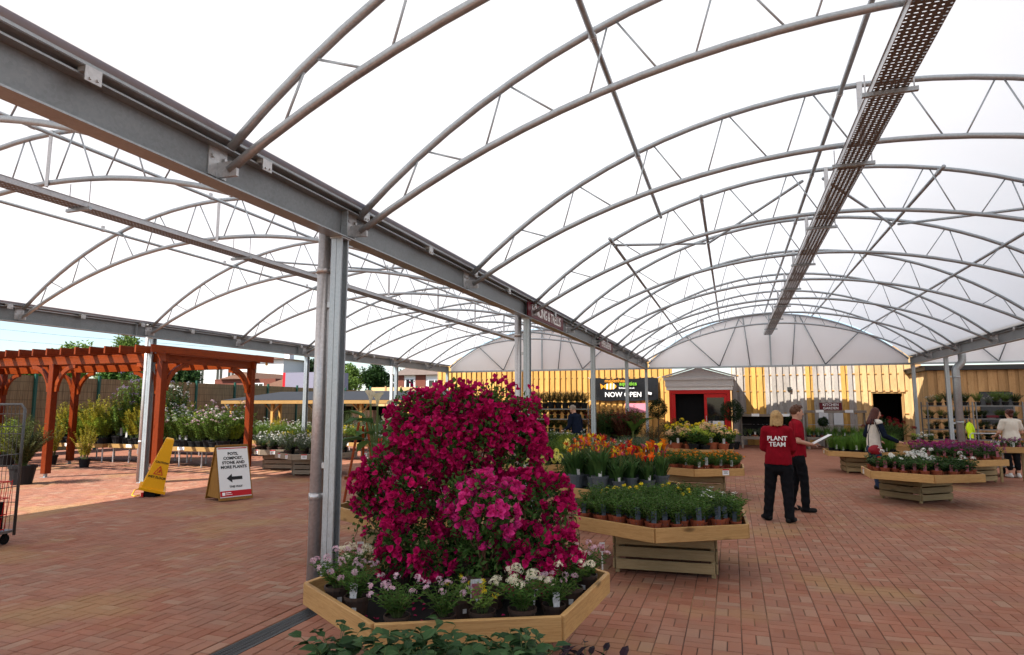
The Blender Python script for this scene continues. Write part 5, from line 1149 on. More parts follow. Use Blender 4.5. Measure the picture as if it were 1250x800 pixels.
# ------------------------------------------------------------------ plant racks, benches
def rack(x, y, rz, w_, d_, zs, label, group, mat='wire_grey'):
    t = thing('plant_rack', label, 'plant rack', (x, y, 0), rz, group); h = zs[-1] + .12
    for sx in (-1, 1):
        for sy in (-1, 1):
            b = MB(); b.span((sx * w_ / 2 - .018, sy * d_ / 2 - .018, .13), (sx * w_ / 2 + .018, sy * d_ / 2 + .018, h)); b.build('post', mat, t)
            b = MB(); b.tube([(sx * (w_ / 2 - .05) - .02, sy * (d_ / 2 - .05), .06), (sx * (w_ / 2 - .05) + .02, sy * (d_ / 2 - .05), .06)], .06, 12); b.build('castor', 'rubber', t)
    for z in zs:
        b = MB(); b.span((-w_ / 2, -d_ / 2, z - .03), (w_ / 2, d_ / 2, z)); b.build('shelf', mat, t)
    return t
def racks():
    zs = (.2, .62, .95, 1.3, 1.72)
    for i, (x, y, lb) in enumerate(((6.75, 25.2, 'metal plant rack left of the grey downpipe'), (8.15, 25.3, 'metal plant rack with leafy trays right of the grey downpipe'), (10.3, 25.4, 'metal plant rack at the right edge behind the woman in the cream shirt'))):
        rack(x, y, R(3), 1.3, .6, zs, lb, 'metal plant racks'); 
        for z in zs[1:]:
            for k in range(5):
                for yy in (-.15, .15):
                    if rnd.random() < .15: continue
                    kd = rnd.choice(['shrub_green', 'shrub_dark', 'shrub_variegated'])
                    if z > 1.5 and yy > 0: continue
                    plant(kd, (x - .5 + k * .25 + rnd.uniform(-.03, .03), y + yy, z), f'small leafy plant on {["the leftmost", "the middle", "the rightmost"][i]} metal rack, {["bottom", "low", "third", "top"][zs[1:].index(z)]} shelf', 'potted plant', f'rack plants {i} {z}', (.52 if z < 1.5 else .85) * rnd.uniform(.85, 1.1), sz=.72, tagged=False, name='tray_plant')
    s = sign('rack_sign', 'small dark red card on the metal plant rack right of the downpipe', 'sign', (7.95, 24.93, 1.37), R(3), .34, .07, 'maroon', [])
    # hi-vis jacket hanging on the rack beside the pipe
    t = thing('hi_vis_jacket', 'bright yellow hi-vis jacket hanging beside the grey downpipe', 'jacket', (6.93, 23.72, .42)); t.scale = (.48, .48, .6)
    b = MB(); rs = np.random.RandomState(3); n = 14; rings = [(.5, .17), (.62, .17), (.8, .15), (1.0, .15), (1.15, .13), (1.27, .09), (1.33, .03)]; V = []
    for z, r in rings:
        for k in range(n):
            a = 2 * math.pi * k / n; f = 1 + .18 * math.sin(3 * a + z * 4) + .08 * math.sin(7 * a); V.append((r * f * math.cos(a), r * .5 * f * math.sin(a) - .02, z))
    b.add(V, [(i * n + k, i * n + (k + 1) % n, (i + 1) * n + (k + 1) % n, (i + 1) * n + k) for i in range(len(rings) - 1) for k in range(n)]); b.build('jacket_body', 'hi_vis', t, True)
    for sx in (-1, 1): b = MB(); b.tube([(sx * .09, -.02, 1.24), (sx * .19, -.05, 1.0), (sx * .17 + .05, -.07, .74)], [.06, .06, .055], 9); b.build('sleeve', 'hi_vis', t, True)
    # tiered metal shelving below the left wall
    t0 = rack(-5.35, 20.6, R(5), 2.0, .7, (.35, .85, 1.3, 1.62), 'tiered metal plant shelving left of the man in navy', None)
    for z, kd, s in ((1.62, 'shrub_bronze', 1.0), (1.3, 'shrub_red', .55), (.85, 'shrub_dark', .7), (.35, 'shrub_dark', .75)):
        for k in range(9): plant(kd, (-6.25 + k * .22, 20.6 + rnd.uniform(-.15, .1), z), f'{ {"shrub_bronze": "reddish shrub", "shrub_red": "red leaved shrub", "shrub_dark": "dark shrub"}[kd]} on {"the top shelf" if z > 1.5 else "the second shelf" if z > 1 else "the third shelf" if z > .5 else "the bottom shelf"} of the tiered metal shelving', 'shrub', f'shelving {kd} {z}', s * rnd.uniform(.9, 1.1), name='potted_shrub')
    rack(-7.6, 19.0, R(5), 1.8, .7, (.35, .85, 1.35), 'metal plant shelving behind the top of the bougainvillea', None)
    for z, kd in ((1.35, 'shrub_red'), (.85, 'shrub_bronze')):
        for k in range(6): plant(kd, (-8.35 + k * .29, 19.0, z), f'{"red" if z > 1 else "bronze"} shrub on the shelving behind the bougainvillea', 'shrub', 'shelf shrubs ' + kd, .85, name='potted_shrub')
racks()
def kitchen_garden():
    def pbench(x0, x1, y, label, top=1.42, lattice=False):
        t = thing('plant_bench', label, 'plant bench', ((x0 + x1) / 2, y, 0), 0, 'weathered plant benches'); w_ = (x1 - x0) / 2
        board('front_rail', (-w_, -.4, .42), (w_, -.4, .42), .12, .03, 'bench_grey', t)
        for i, yy in enumerate((-.3, -.1, .1, .3)): board('deck_slat', (-w_, yy, .40), (w_, yy, .40), .02, .17, 'bench_grey', t)
        for sx in (-1, -.35, .35, 1):
            vboard('leg', sx * (w_ - .06), -.375, 0, .36, .08, .06, 'bench_grey', t); vboard('leg', sx * (w_ - .06), .33, 0, .385, .08, .06, 'bench_grey', t)
        for sx in (-1, 1):
            vboard('upright', sx * (w_ - .05), .36, .41, top, .07, .05, 'bench_grey', t)
        board('top_shelf', (-w_, .26, top + .01), (w_, .26, top + .01), .02, .30, 'bench_grey', t); board('shelf_lip', (-w_, .105, top - .02), (w_, .105, top - .02), .10, .022, 'bench_grey', t)
        b = MB(); b.tube([(-w_ + .05, .36, .95), (w_ - .05, .36, .95)], .012, 6); b.build('rod', 'galv_bright', t)
        if lattice:
            for k in range(9):
                for sg in (-1, 1):
                    xa = -w_ + .2 + k * .17; xb = xa + sg * .7; lo, hi = -w_ + .08, w_ - .3
                    if lo <= xb <= hi: board('lattice_strip', (xa, .33 + .006 * sg, .55), (xb, .33 + .006 * sg, 1.25), .03, .008, 'black', t)
            b = MB(); b.span((-w_ + .06, .35, .5), (w_ - .2, .36, 1.3)); b.build('back_board', 'rubber', t)
        for sx in (-.5, .45):
            b = MB(); b.box((sx * w_, .09, top - .005), (.3, .005, .11)); b.build('card', 'white_print', t)
        return t
    pbench(.28, 2.72, 28.75, 'weathered timber plant bench with dark lattice back, left of the staff', 1.34, True)
    pbench(2.78, 5.05, 29.0, 'weathered timber plant bench below the KITCHEN GARDEN sign', 1.5)
    for i in range(12): plant(['shrub_grey', 'shrub_green', 'herb_grey'][i % 3], (.45 + i * .19, 28.6 + rnd.uniform(-.15, .15), .42), 'herb plant on the bench with the lattice back', 'potted plant', 'herbs on lattice bench', .5 if i % 3 < 2 else 1.4, name='potted_herb')
    for i in range(14):
        for yy in (-.15, .15): plant('bedding_green' if i % 2 else 'grass_pot', (2.9 + i * .16, 28.95 + yy, .42), 'young vegetable plant on the bench below the KITCHEN GARDEN sign', 'potted plant', 'vegetables on kitchen garden bench', 1.35, name='vegetable_plant')
    for x in (3.55, 4.1): b = MB(); b.span((-.18, 0, -.29), (.18, .01, .29)); tag(b.build('wall_poster', 'white_print', loc=(x * 1.027, YW - .04, 1.19)), f'white poster on the wall behind the kitchen garden bench, {"left" if x < 4 else "right"} one', 'poster', 'white posters')
    ball_tree(3.45, 28.95, .42, .55, .17, 'small ball shaped topiary on the bench below the KITCHEN GARDEN sign')
    ball_tree(2.2, 28.7, .42, .6, .16, 'ball shaped topiary at the right end of the lattice bench')
    ball_tree(.0, 27.6, 0, 1.25, .42, 'large dark ball shaped tree standing right of the red door')
    ball_tree(-3.0, 28.2, 0, 1.35, .4, 'dark ball shaped tree standing left of the red door')
    plant('shrub_bronze', (-2.6, 22.6, 0), 'clipped bronze hedge plant before the red door, left one', 'shrub', None, 1.9, name='potted_shrub'); plant('shrub_dark', (-1.9, 22.9, 0), 'dark hedge plant before the red door', 'shrub', None, 1.75, name='potted_shrub'); plant('shrub_bronze', (-1.3, 22.6, 0), 'clipped bronze hedge plant before the red door, right one', 'shrub', None, 1.9, name='potted_shrub')
    for i, (x, y) in enumerate(((-2.2, 26.5), (-1.5, 26.7), (-.8, 26.4))): plant('geranium_red', (x, y, 0), 'red flowered plant at the foot of the red door', 'potted plant', 'red plants by the door', 3.0)
def ball_tree(x, y, z, h, r, label):
    t = thing('topiary_tree', label, 'tree', (x, y, z)); obj('pot', pot_mesh(r * .55, r * .7, 'pot_black'), t)
    b = MB(); b.tube([(0, 0, r * .5), (.01, 0, h)], .012 + r * .03, 6); b.build('trunk', 'bark', t)
    rs = np.random.RandomState(int(h * 100)); n = int(3200 * max(.35, r / .3)); d = rdirs(n, rs); P = d * (r * rs.uniform(.55, 1.05, n) * (1 + .1 * np.sin(d[:, 0] * 6)))[:, None] + np.array([0, 0, h + r * .6])
    V, F = scatter(*LEAF, P, d + rs.normal(size=(n, 3)) * .7, rdirs(n, rs, .5), np.stack([rs.uniform(.015, .03, n), rs.uniform(.04, .07, n), np.full(n, .04)], 1)); obj('crown', mesh('crown', V, F, 'leaf_conifer'), t)
kitchen_garden()
def banana(x, y, z):
    t = thing('banana_plant', 'banana plant with two big arching leaves in front of the banner', 'plant', (x, y, z)); obj('pot', pot_mesh(.14, .22, 'pot_black'), t)
    P = []; A = []; N_ = []; S = []
    for i, (az, l) in enumerate(((.2, .75), (2.9, .7), (1.5, .8), (4.4, .6))):
        d = np.array([math.cos(az), math.sin(az), 0]); P.append([0, 0, .45]); A.append(d * .65 + np.array([0, 0, .75])); N_.append(np.array([0, 0, 1.]) - d * .6); S.append((.26, l, l * 1.6))
    V, F = scatter(*BIGLEAF, P, A, N_, S); obj('leaves', mesh('leaves', V, F, 'leaf_mid'), t); b = MB(); b.tube([(0, 0, .15), (0, 0, .55)], .03, 7); b.build('trunk', 'stem', t)
banana(-2.75, 19.05, FLOOR)
def right_extra():
    # low bench of pansies at the right edge
    t = thing('plant_bench', 'small rectangular pine bench of purple pansies at the right edge', 'plant bench', (5.98, 17.85, 0))
    for yy in (-.27, .27): board('side_board', (-.33, yy, .72), (.33, yy, .72), .13, .03, 'pine', t)
    for xx in (-.345, .345): board('end_board', (xx, -.285, .72), (xx, .285, .72), .13, .03, 'pine', t)
    b = MB(); b.span((-.33, -.255, .67), (.33, .255, .685)); b.build('deck', 'black', t)
    for sx in (-1, 1):
        for sy in (-1, 1): vboard('leg', sx * .29, sy * .22, 0, .67, .05, .05, 'pine_crate', t)
    for i in range(5):
        for j in range(3): plant('verbena_mauve' if i % 2 else 'pansy', (5.98 - .26 + i * .13, 17.85 - .16 + j * .16, .685), 'purple pansy on the small bench at the right edge', 'potted plant', 'pansies at the right edge', 1.2, name='potted_pansy')
    # dark dahlias in a planter beyond the woman
    t = thing('planter_box', 'pine planter box of lettuce and dahlias behind the woman in the knitted vest', 'planter', (4.6, 20.9, 0)); 
    for z in (.1, .24, .38, .52, .66): board('side_board', (-.7, -.35, z), (.7, -.35, z), .13, .03, 'pine', t); board('side_board', (-.7, .35, z), (.7, .35, z), .13, .03, 'pine', t)
    for z in (.1, .24, .38, .52, .66):
        for sx in (-1, 1): board('end_board', (sx * .715, -.33, z), (sx * .715, .33, z), .13, .03, 'pine', t)
    b = MB(); b.span((-.69, -.33, .60), (.69, .33, .64)); b.build('soil', 'compost', t)
    plant('dahlia', (4.0, 20.75, .5), 'dark dahlia bush with deep red flowers beside the woman in the knitted vest', 'plant', s=1.35); plant('dahlia', (4.35, 20.95, .5), 'dark red dahlia bush above the pine planter box', 'plant', s=1.25)
    for x in (4.75, 4.95, 5.15): plant('mop_lime' if x < 4.8 else 'mop_white', (x, 20.85, .64), f'{"lime" if x < 4.8 else "white"} flowering plant in the pine planter box on the right', 'potted plant', 'plants in the planter box' + str(x < 4.8), .8)
    # shopping trolley by the woman at the edge
    t = thing('shopping_trolley', 'flat wire shopping trolley beside the woman in the cream shirt', 'trolley', (6.15, 19.4, 0))
    b = MB(); b.span((-.35, -.5, .22), (.35, .5, .25)); b.build('platform', 'wire_grey', t)
    for sx in (-1, 1):
        for sy in (-1, 1): b = MB(); b.tube([(sx * .3 - .015, sy * .42, .09), (sx * .3 + .015, sy * .42, .09)], .09, 12); b.span((sx * .3 - .02, sy * .42 - .02, .09), (sx * .3 + .02, sy * .42 + .02, .22)); b.build('wheel', 'rubber', t)
    b = MB(); b.tube([(-.33, .48, .25), (-.33, .55, .95), (-.28, .57, 1.0), (.28, .57, 1.0), (.33, .55, .95), (.33, .48, .25)], .014, 7); b.build('handle', 'galv_bright', t, True)
right_extra()
# ------------------------------------------------------------------ pergola
def pergola():
    t = thing('pergola', 'red-brown stained timber pergola with rafters and curved braces at the left', 'pergola', (0, 0, 0))
    xs = (-12.3, -15.72, -18.75, -21.9); ys = (11.45, 14.35); bz = 2.70; bh = .2
    for x in xs:
        for y in ys:
            p = vboard('post', x, y, .09, bz + .02, .16, .16, 'redwood_v', t, 0, .008)
            b = MB(); b.span((x - .03, y - .03, .0), (x + .03, y + .03, .09)); b.span((x - .08, y - .08, 0), (x + .08, y + .08, .006)); b.build('post_shoe', 'galv', t)
            for sx in (-1, 1):
                if (x == xs[0] and sx > 0): continue
                brace(t, x, y, sx, 0, bz)
            sy = 1 if y == ys[0] else -1
            if x in (xs[0], xs[-1]): brace(t, x, y, 0, sy, bz)
    for y in ys: board('beam', (xs[-1] - .5, y, bz + bh / 2), (xs[0] + .14, y, bz + bh / 2), bh, .09, 'redwood', t, ch=.006)
    for x in (xs[0], xs[-1]): board('side_beam', (x, ys[0] + .05, bz + bh / 2 - .004), (x, ys[1] - .05, bz + bh / 2 - .004), bh - .01, .085, 'redwood', t, ch=.006)
    x = xs[0] + .2; i = 0
    while x > xs[-1] - .5:
        board('rafter', (x, ys[0] - .52, bz + bh + .075), (x, ys[1] + .62, bz + bh + .075), .17, .05, 'redwood', t, ch=.005); x -= .46
    board('corner_block', (xs[0] + .08, ys[1] + .5, bz + .12), (xs[0] + .08, ys[1] + .5, bz + .3), .05, .05, 'clad_yellow', t, up=(0, 1, 0))
def brace(t, x, y, sx, sy, bz):
    b = MB(); n = 8; r = .62; V = []
    for i in range(n + 1):
        a = math.pi / 2 * i / n; u = r * (1 - math.cos(a)); z = bz - r + r * math.sin(a) + .0
        for du, dz in ((0, 0), (.075 * math.cos(a) - .0, -.075 * math.sin(a))):
            pass
        ui, zi = (r + .045) * 1 - (r + .045) * math.cos(a), bz - r + (r + .045) * math.sin(a) - .03
        uo, zo = (r + .045) - (r - .055) * math.cos(a), bz - r + (r - .055) * math.sin(a) - .03
        for (uu, zz) in ((ui + .07, zi), (uo + .07, zo)):
            for s in (-.035, .035):
                V.append((x + sx * uu, y + s, min(zz, bz)) if sx else (x + s, y + sy * uu, min(zz, bz)))
    F = []
    for i in range(n):
        a = i * 4; c = a + 4; F += [(a, a + 1, c + 1, c), (a + 2, c + 2, c + 3, a + 3), (a, c, c + 2, a + 2), (a + 1, a + 3, c + 3, c + 1)]
    F += [(0, 2, 3, 1), (n * 4, n * 4 + 1, n * 4 + 3, n * 4 + 2)]
    b.add(V, F); b.build('curved_brace', 'redwood', t)
wood('redwood_v', (.19, .030, .005), (.11, .014, .003), .38, .5, axis=2, orand=.12)
pergola()
# ------------------------------------------------------------------ sunny yard: benches of plants, fence, shelter
def metal_bench(x0, x1, y0, y1, label, z=.50):
    t = thing('sales_bench', label, 'plant bench', ((x0 + x1) / 2, (y0 + y1) / 2, 0), 0, 'sales benches in the yard'); w_, d_ = (x1 - x0) / 2, (y1 - y0) / 2
    for sy in (-1, 1): board('side_board', (-w_, sy * d_, z), (w_, sy * d_, z), .12, .03, 'clad_yard', t)
    for sx in (-1, 1): board('end_board', (sx * (w_ - .015), -d_ + .016, z), (sx * (w_ - .015), d_ - .016, z), .12, .03, 'clad_yard', t)
    b = MB(); b.span((-w_ + .03, -d_ + .016, z - .03), (w_ - .03, d_ - .016, z - .015)); b.build('deck', 'black', t)
    for fx in (-.9, -.32, .32, .9):
        for sy in (-1, 1): b = MB(); b.tube([(fx * w_, sy * (d_ - .1), 0), (fx * w_, sy * (d_ - .1), z - .03)], .022, 8); b.build('leg', 'galv_bright', t)
    b = MB(); b.box((-.25, -d_ - .018, z + .01), (.24, .004, .09)); b.build('card', 'white_print', t)
wood('clad_yard', (.46, .28, .10), (.36, .19, .06), .6, .3, axis=0)
def yard():
    rows = [(-20.6, -18.2, 14.95, 16.15, 'far left yard bench, left of the front pergola post'), (-18.1, -15.9, 15.05, 16.3, 'yard bench with tall climbers between the pergola posts'), (-15.8, -13.3, 14.6, 15.8, 'yard bench of white flowering shrubs behind the caution cone'), (-20.5, -17.4, 18.0, 19.2, 'back yard bench of golden shrubs near the reed fence'), (-17.2, -13.6, 18.2, 19.4, 'back yard bench between pergola and black roofed shelter'), (-13.0, -9.8, 18.0, 19.2, 'yard bench behind the crate tables'), (-9.4, -6.6, 17.2, 18.4, 'yard bench seen between the downpipe and the column'), (-16.5, -12.5, 21.6, 22.8, 'yard bench of conifers before the black roofed shelter'), (-12.0, -8.0, 21.6, 22.8, 'yard bench of silver shrubs before the black roofed shelter')]
    mixes = [['shrub_lime', 'shrub_gold', 'shrub_green', 'shrub_lime'], ['climber', 'shrub_gold', 'shrub_lime', 'shrub_gold', 'shrub_lime', 'climber', 'shrub_green', 'climber_dark'], ['shrub_white', 'shrub_pink', 'shrub_green', 'shrub_lime', 'shrub_white'], ['shrub_gold', 'shrub_lime', 'shrub_green', 'conifer_green', 'climber'], ['shrub_white', 'shrub_lime', 'shrub_green', 'shrub_gold', 'shrub_pink'], ['shrub_green', 'shrub_yellowfl', 'shrub_white', 'shrub_grey', 'conifer'], ['shrub_red', 'shrub_grey', 'shrub_green', 'shrub_bronze'], ['conifer', 'conifer_green', 'shrub_grey', 'shrub_yellowfl', 'conifer'], ['shrub_grey', 'shrub_grey', 'conifer', 'shrub_red', 'shrub_green']]
    where = ['at the far left of the yard', 'between the pergola posts', 'behind the caution cone', 'before the reed fence', 'behind the pergola', 'behind the crate tables', 'left of the calla lilies', 'before the black roofed shelter', 'far behind the downpipe']
    desc = {'shrub_lime': 'lime green shrub', 'shrub_gold': 'golden yellow shrub', 'shrub_green': 'green leafy shrub', 'conifer_green': 'upright green conifer', 'climber': 'tall climber on a cane with mauve flowers', 'climber_dark': 'tall dark climber with white flowers', 'conifer': 'slim dark conifer', 'shrub_mauve': 'shrub with mauve flowers', 'shrub_white': 'shrub with white flowers', 'shrub_pink': 'shrub with pale pink flowers', 'shrub_grey': 'silver grey shrub', 'shrub_yellowfl': 'shrub with yellow flowers', 'shrub_red': 'red leaved shrub', 'shrub_bronze': 'bronze leaved shrub'}
    for ri, (x0, x1, y0, y1, lb) in enumerate(rows):
        metal_bench(x0, x1, y0, y1, lb)
        nx = int((x1 - x0) / .27)
        for i in range(nx):
            for j in range(3):
                if ri in (3, 4, 7, 8) and j == 2: continue
                k = mixes[ri][(i * 5 + j * 3 + rnd.randint(0, 2)) % len(mixes[ri])]
                s = rnd.uniform(1.15, 1.6) * (.9 if j == 0 else 1.0)
                plant(k, (x0 + .2 + i * (x1 - x0 - .4) / max(1, nx - 1) + rnd.uniform(-.05, .05), y0 + .22 + j * .38 + rnd.uniform(-.05, .05), .485), desc[k] + ' ' + where[ri], 'shrub', f'yard {ri} {k}', s * (.78 if ri >= 3 else 1.2 if ri == 2 else 1.22), tagged=rnd.random() < .45, sz=.8 if not k.startswith('c') else .95)
    plant('pot_shrub_big', (-14.85, 10.3, 0), 'big olive coloured shrub in a black tub behind the wire trolley', 'shrub', s=.98, name='tub_shrub')
    for i, (x, y, k, s) in enumerate(((-19.6, 13.1, 'shrub_lime', 1.7), (-18.9, 13.9, 'shrub_gold', 1.35), (-20.3, 13.8, 'shrub_green', 1.9), (-21.2, 14.3, 'shrub_lime', 1.6), (-17.2, 13.6, 'shrub_gold', 1.2))):
        plant(k, (x, y, 0), desc[k] + ' standing on the ground ' + ['left of the front pergola post', 'beside the front pergola post', 'at the left edge', 'at the far left edge', 'between the pergola posts'][i], 'shrub', None, s, name='potted_shrub')
    # easel beside the bougainvillea
    t = thing('wooden_easel', 'dark red-brown wooden display easel left of the bougainvillea', 'easel', (atY(441, 560, 8.8).x, 8.8, 0), R(25))
    for a, b_ in (((-.28, 0, 0), (-.06, .1, 1.45)), ((.28, 0, 0), (.06, .1, 1.45)), ((0, .55, 0), (0, .12, 1.4))): board('leg', a, b_, .045, .035, 'redwood', t, up=(0, 1, 0))
    board('cross_bar', (-.24, -.02, .62), (.24, -.02, .62), .05, .03, 'redwood', t)
yard()
def fences():
    t = thing('reed_fence', 'brown reed screen fence with green posts along the left side of the yard', 'fence', (-24, 0, 0)); y = 4.3; i = 0
    while y < 40:
        b = MB(); b.span((-.02, y + .04, .05), (.02, y + 2.46, 2.78 + rnd.uniform(-.03, .03))); b.build('reed_panel', 'reed', t)
        vboard('post', .06, y, 0, 2.9, .09, .09, 'green_post', t); y += 2.5
    t = thing('back_fence', 'pale timber fence behind the black roofed shelter', 'fence', (0, 40, 0)); x = -24
    for i in range(22): b = MB(); b.span((x + .05, 0, 0), (x + 1.15, .04, 3.0)); b.build('fence_panel', 'clad_pale', t); b = MB(); b.span((x - .05, -.04, 0), (x + .05, .06, 3.08)); b.build('post', 'green_post' if i % 3 == 0 else 'clad_brown', t); x += 1.2
    for (x, y) in ((-24, 21.9),): b = MB(); b.tube([(x, y, 0), (x, y, 5.0)], .045, 8); tag(b.build('tall_post', 'green_post'), 'tall thin green pole rising behind the pergola at the left', 'pole')
fences()
def shelter():
    x0, x1, y0, y1 = -23.0, -11.0, 25.6, 29.2; ze, zr = 1.98, 2.42
    t = thing('open_shelter', 'long open timber shelter with a black felt hipped roof beyond the yard', 'shelter', (0, 0, 0))
    m_ = 1.4; ym = (y0 + y1) / 2; o = .35
    E_ = [(x0 - o, y0 - o, ze), (x1 + o, y0 - o, ze), (x1 + o, y1 + o, ze), (x0 - o, y1 + o, ze), (x0 + m_, ym, zr), (x1 - m_, ym, zr)]
    b = MB(); b.add(E_, [(0, 1, 5, 4), (1, 2, 5), (2, 3, 4, 5), (3, 0, 4), (3, 2, 1, 0)]); b.build('roof', 'felt_roof', t)
    for yy in (y0 - o + .03, y1 + o - .03): board('fascia', (x0 - o, yy, ze - .09), (x1 + o, yy, ze - .09), .16, .04, 'clad_yellow_h', t)
    x = x0
    while x <= x1 + .01:
        for yy in (y0, y1): vboard('post', x, yy, 0, ze - .02, .13, .13, 'clad_yellow', t)
        for sx in (-1, 1): board('knee_brace', (x, y0 - .01, ze - .6), (x + sx * .45, y0 - .01, ze - .16), .09, .05, 'clad_yellow_h', t, up=(0, 1, 0))
        x += 2.4
    b = MB(); b.span((x0 + 2.4, y1 - .05, .3), (x1, y1 + .03, 1.7)); b.build('back_wall', 'black', t)
    for i, xx in enumerate((-17.2, -15.4, -13.6)):
        b = MB(); b.span((-.6, -.25, 0), (.6, .25, 1.5)); tag(b.build('white_stack', 'render_white', loc=(xx, 28.2, 0)), f'white wrapped stack inside the black roofed shelter, {["left", "middle", "right"][i]} one', 'stack', 'white stacks')
wood('clad_yellow_h', (.40, .24, .085), (.30, .165, .05), .6, .3, axis=0)
shelter()
# ------------------------------------------------------------------ beyond the yard: houses, van, trees
def win(t, x0, x1, z0, z1, y=-.02, fr='white_paint'):
    w_ = obj('window', None, t); b = MB(); b.span((x0, y - .03, z0), (x1, y + .02, z1)); b.build('frame', fr, w_)
    xm = (x0 + x1) / 2
    for a, e in ((x0 + .08, xm - .04), (xm + .04, x1 - .08)): b = MB(); b.span((a, y - .04, z0 + .08), (e, y - .031, z1 - .08)); b.build('pane', 'dark_glass', w_)
def houses():
    Y = 58; p = lambda x, y: atY(x, y, Y)
    xa, xb = p(232, 470).x, p(345, 470).x; zt = p(290, 440).z
    t = thing('white_house', 'white rendered house with brown roof beyond the reed fence', 'house', (xa, Y, 0)); W_ = xb - xa
    b = MB(); b.span((0, 0, 0), (W_, 8, zt)); b.build('wall', 'render_white', t)
    for (a, z0, z1) in ((1.0, 4.2, 6.2), (3.6, 4.4, 6.0), (5.2, 4.4, 6.0), (8.2, 4.6, 5.9)): win(t, a, a + 1.0, z0, z1)
    b = MB(); b.add([(-.4, -.4, zt), (W_ + .4, -.4, zt), (W_ + .4, 8.4, zt), (-.4, 8.4, zt), (1.5, 4, zt + .9), (W_ * .45, 4, zt + .9)], [(0, 1, 5, 4), (1, 2, 5), (2, 3, 4, 5), (3, 0, 4), (3, 2, 1, 0)]); r_ = b.build('roof', 'roof_tile', t)
    b = MB(); b.span((W_ - 2.6, 3.4, zt + .1), (W_ - 1.9, 4.2, zt + 1.6)); b.build('chimney', 'render_white', r_)
    Y2 = 50; p2 = lambda x, y: atY(x, y, Y2)
    xa, xb = p2(262, 470).x, p2(336, 470).x; zt = p2(290, 463).z
    t = thing('brick_house', 'red brick house front below the white house', 'house', (xa, Y2, 0)); b = MB(); b.span((0, 0, 0), (xb - xa, 6, zt)); b.build('wall', 'brick_wall', t); win(t, (xb - xa) * .66, (xb - xa) * .66 + 1.1, zt - 1.7, zt - .4)
    b = MB(); n = (xb - xa) * .42; b.add([(n - 2.2, -.3, zt), (n + 2.2, -.3, zt), (n, .3, zt + .7), (n, 6, zt + .7), (n - 2.2, 6, zt), (n + 2.2, 6, zt)], [(0, 1, 2), (0, 2, 3, 4), (1, 5, 3, 2)]); b.build('roof', 'roof_tile', t)
    Y3 = 46; p3 = lambda x, y: atY(x, y, Y3)
    xa, xb = p3(318, 472).x, p3(362, 472).x; z0 = p3(340, 473).z; z1 = p3(346, 458).z
    t = thing('tiled_roof_house', 'low house with a brown tiled hipped roof left of the white van body', 'house', (xa, Y3, 0)); W_ = xb - xa
    b = MB(); b.span((.2, 0, 0), (W_ - .2, 5, z0)); b.build('wall', 'brick_wall', t); b = MB(); b.add([(0, -.2, z0), (W_, -.2, z0), (W_, 5.2, z0), (0, 5.2, z0), (W_ * .55, 2.2, z1 + .2), (W_ * .65, 2.8, z1 + .2)], [(0, 1, 5, 4), (1, 2, 5), (2, 3, 4, 5), (3, 0, 4)]); b.build('roof', 'roof_tile', t)
    xa, xb = p3(359, 472).x, p3(392, 472).x; z1 = p3(375, 456).z
    t = thing('box_lorry', 'pale lilac lorry box with a red front edge beyond the fence', 'lorry', (xa, Y3 - 1.5, 0)); b = MB(); b.span((.25, 0, .9), (xb - xa + 2, 2.4, z1)); b.build('body', 'truck_side', t); b = MB(); b.span((0, 0, .9), (.25, 2.4, z1)); b.build('front_edge', 'red_print', t)
    for xx in (1.0, 3.2): b = MB(); b.tube([(xx, .05, .5), (xx, .35, .5)], .5, 16); b.build('wheel', 'rubber', t)
    for z in (1.6, 2.4): b = MB(); b.span((.25, -.03, z), (xb - xa + 2, 0, z + .06)); b.build('side_rail', 'white_paint', t)
    Y4 = 52; p4 = lambda x, y: atY(x, y, Y4); xa, xb = p4(486, 470).x, p4(548, 470).x; zt = p4(510, 458).z; zr = p4(510, 450).z
    t = thing('gabled_house', 'white and brick house with brown roof left of the timber wall', 'house', (xa, Y4, 0)); W_ = xb - xa
    b = MB(); b.span((0, 0, 0), (W_, 6, zt)); b.build('wall', 'render_white', t); b = MB(); b.span((0, -.05, 0), (W_ * .12, 0, zt)); b.span((W_ * .35, -.05, 0), (W_ * .55, 0, zt)); b.build('brick_pier', 'brick_wall', t)
    win(t, W_ * .15, W_ * .33, zt - 2.0, zt - .3); win(t, W_ * .6, W_ * .85, zt - 1.7, zt - .4)
    b = MB(); b.add([(-.4, -.4, zt), (W_ + .4, -.4, zt), (W_ + .4, 6.4, zt), (-.4, 6.4, zt), (.5, 3, zr + .9), (W_ - .5, 3, zr + .9)], [(0, 1, 5, 4), (1, 2, 5), (2, 3, 4, 5), (3, 0, 4)]); b.build('roof', 'slate_roof', t)
houses()
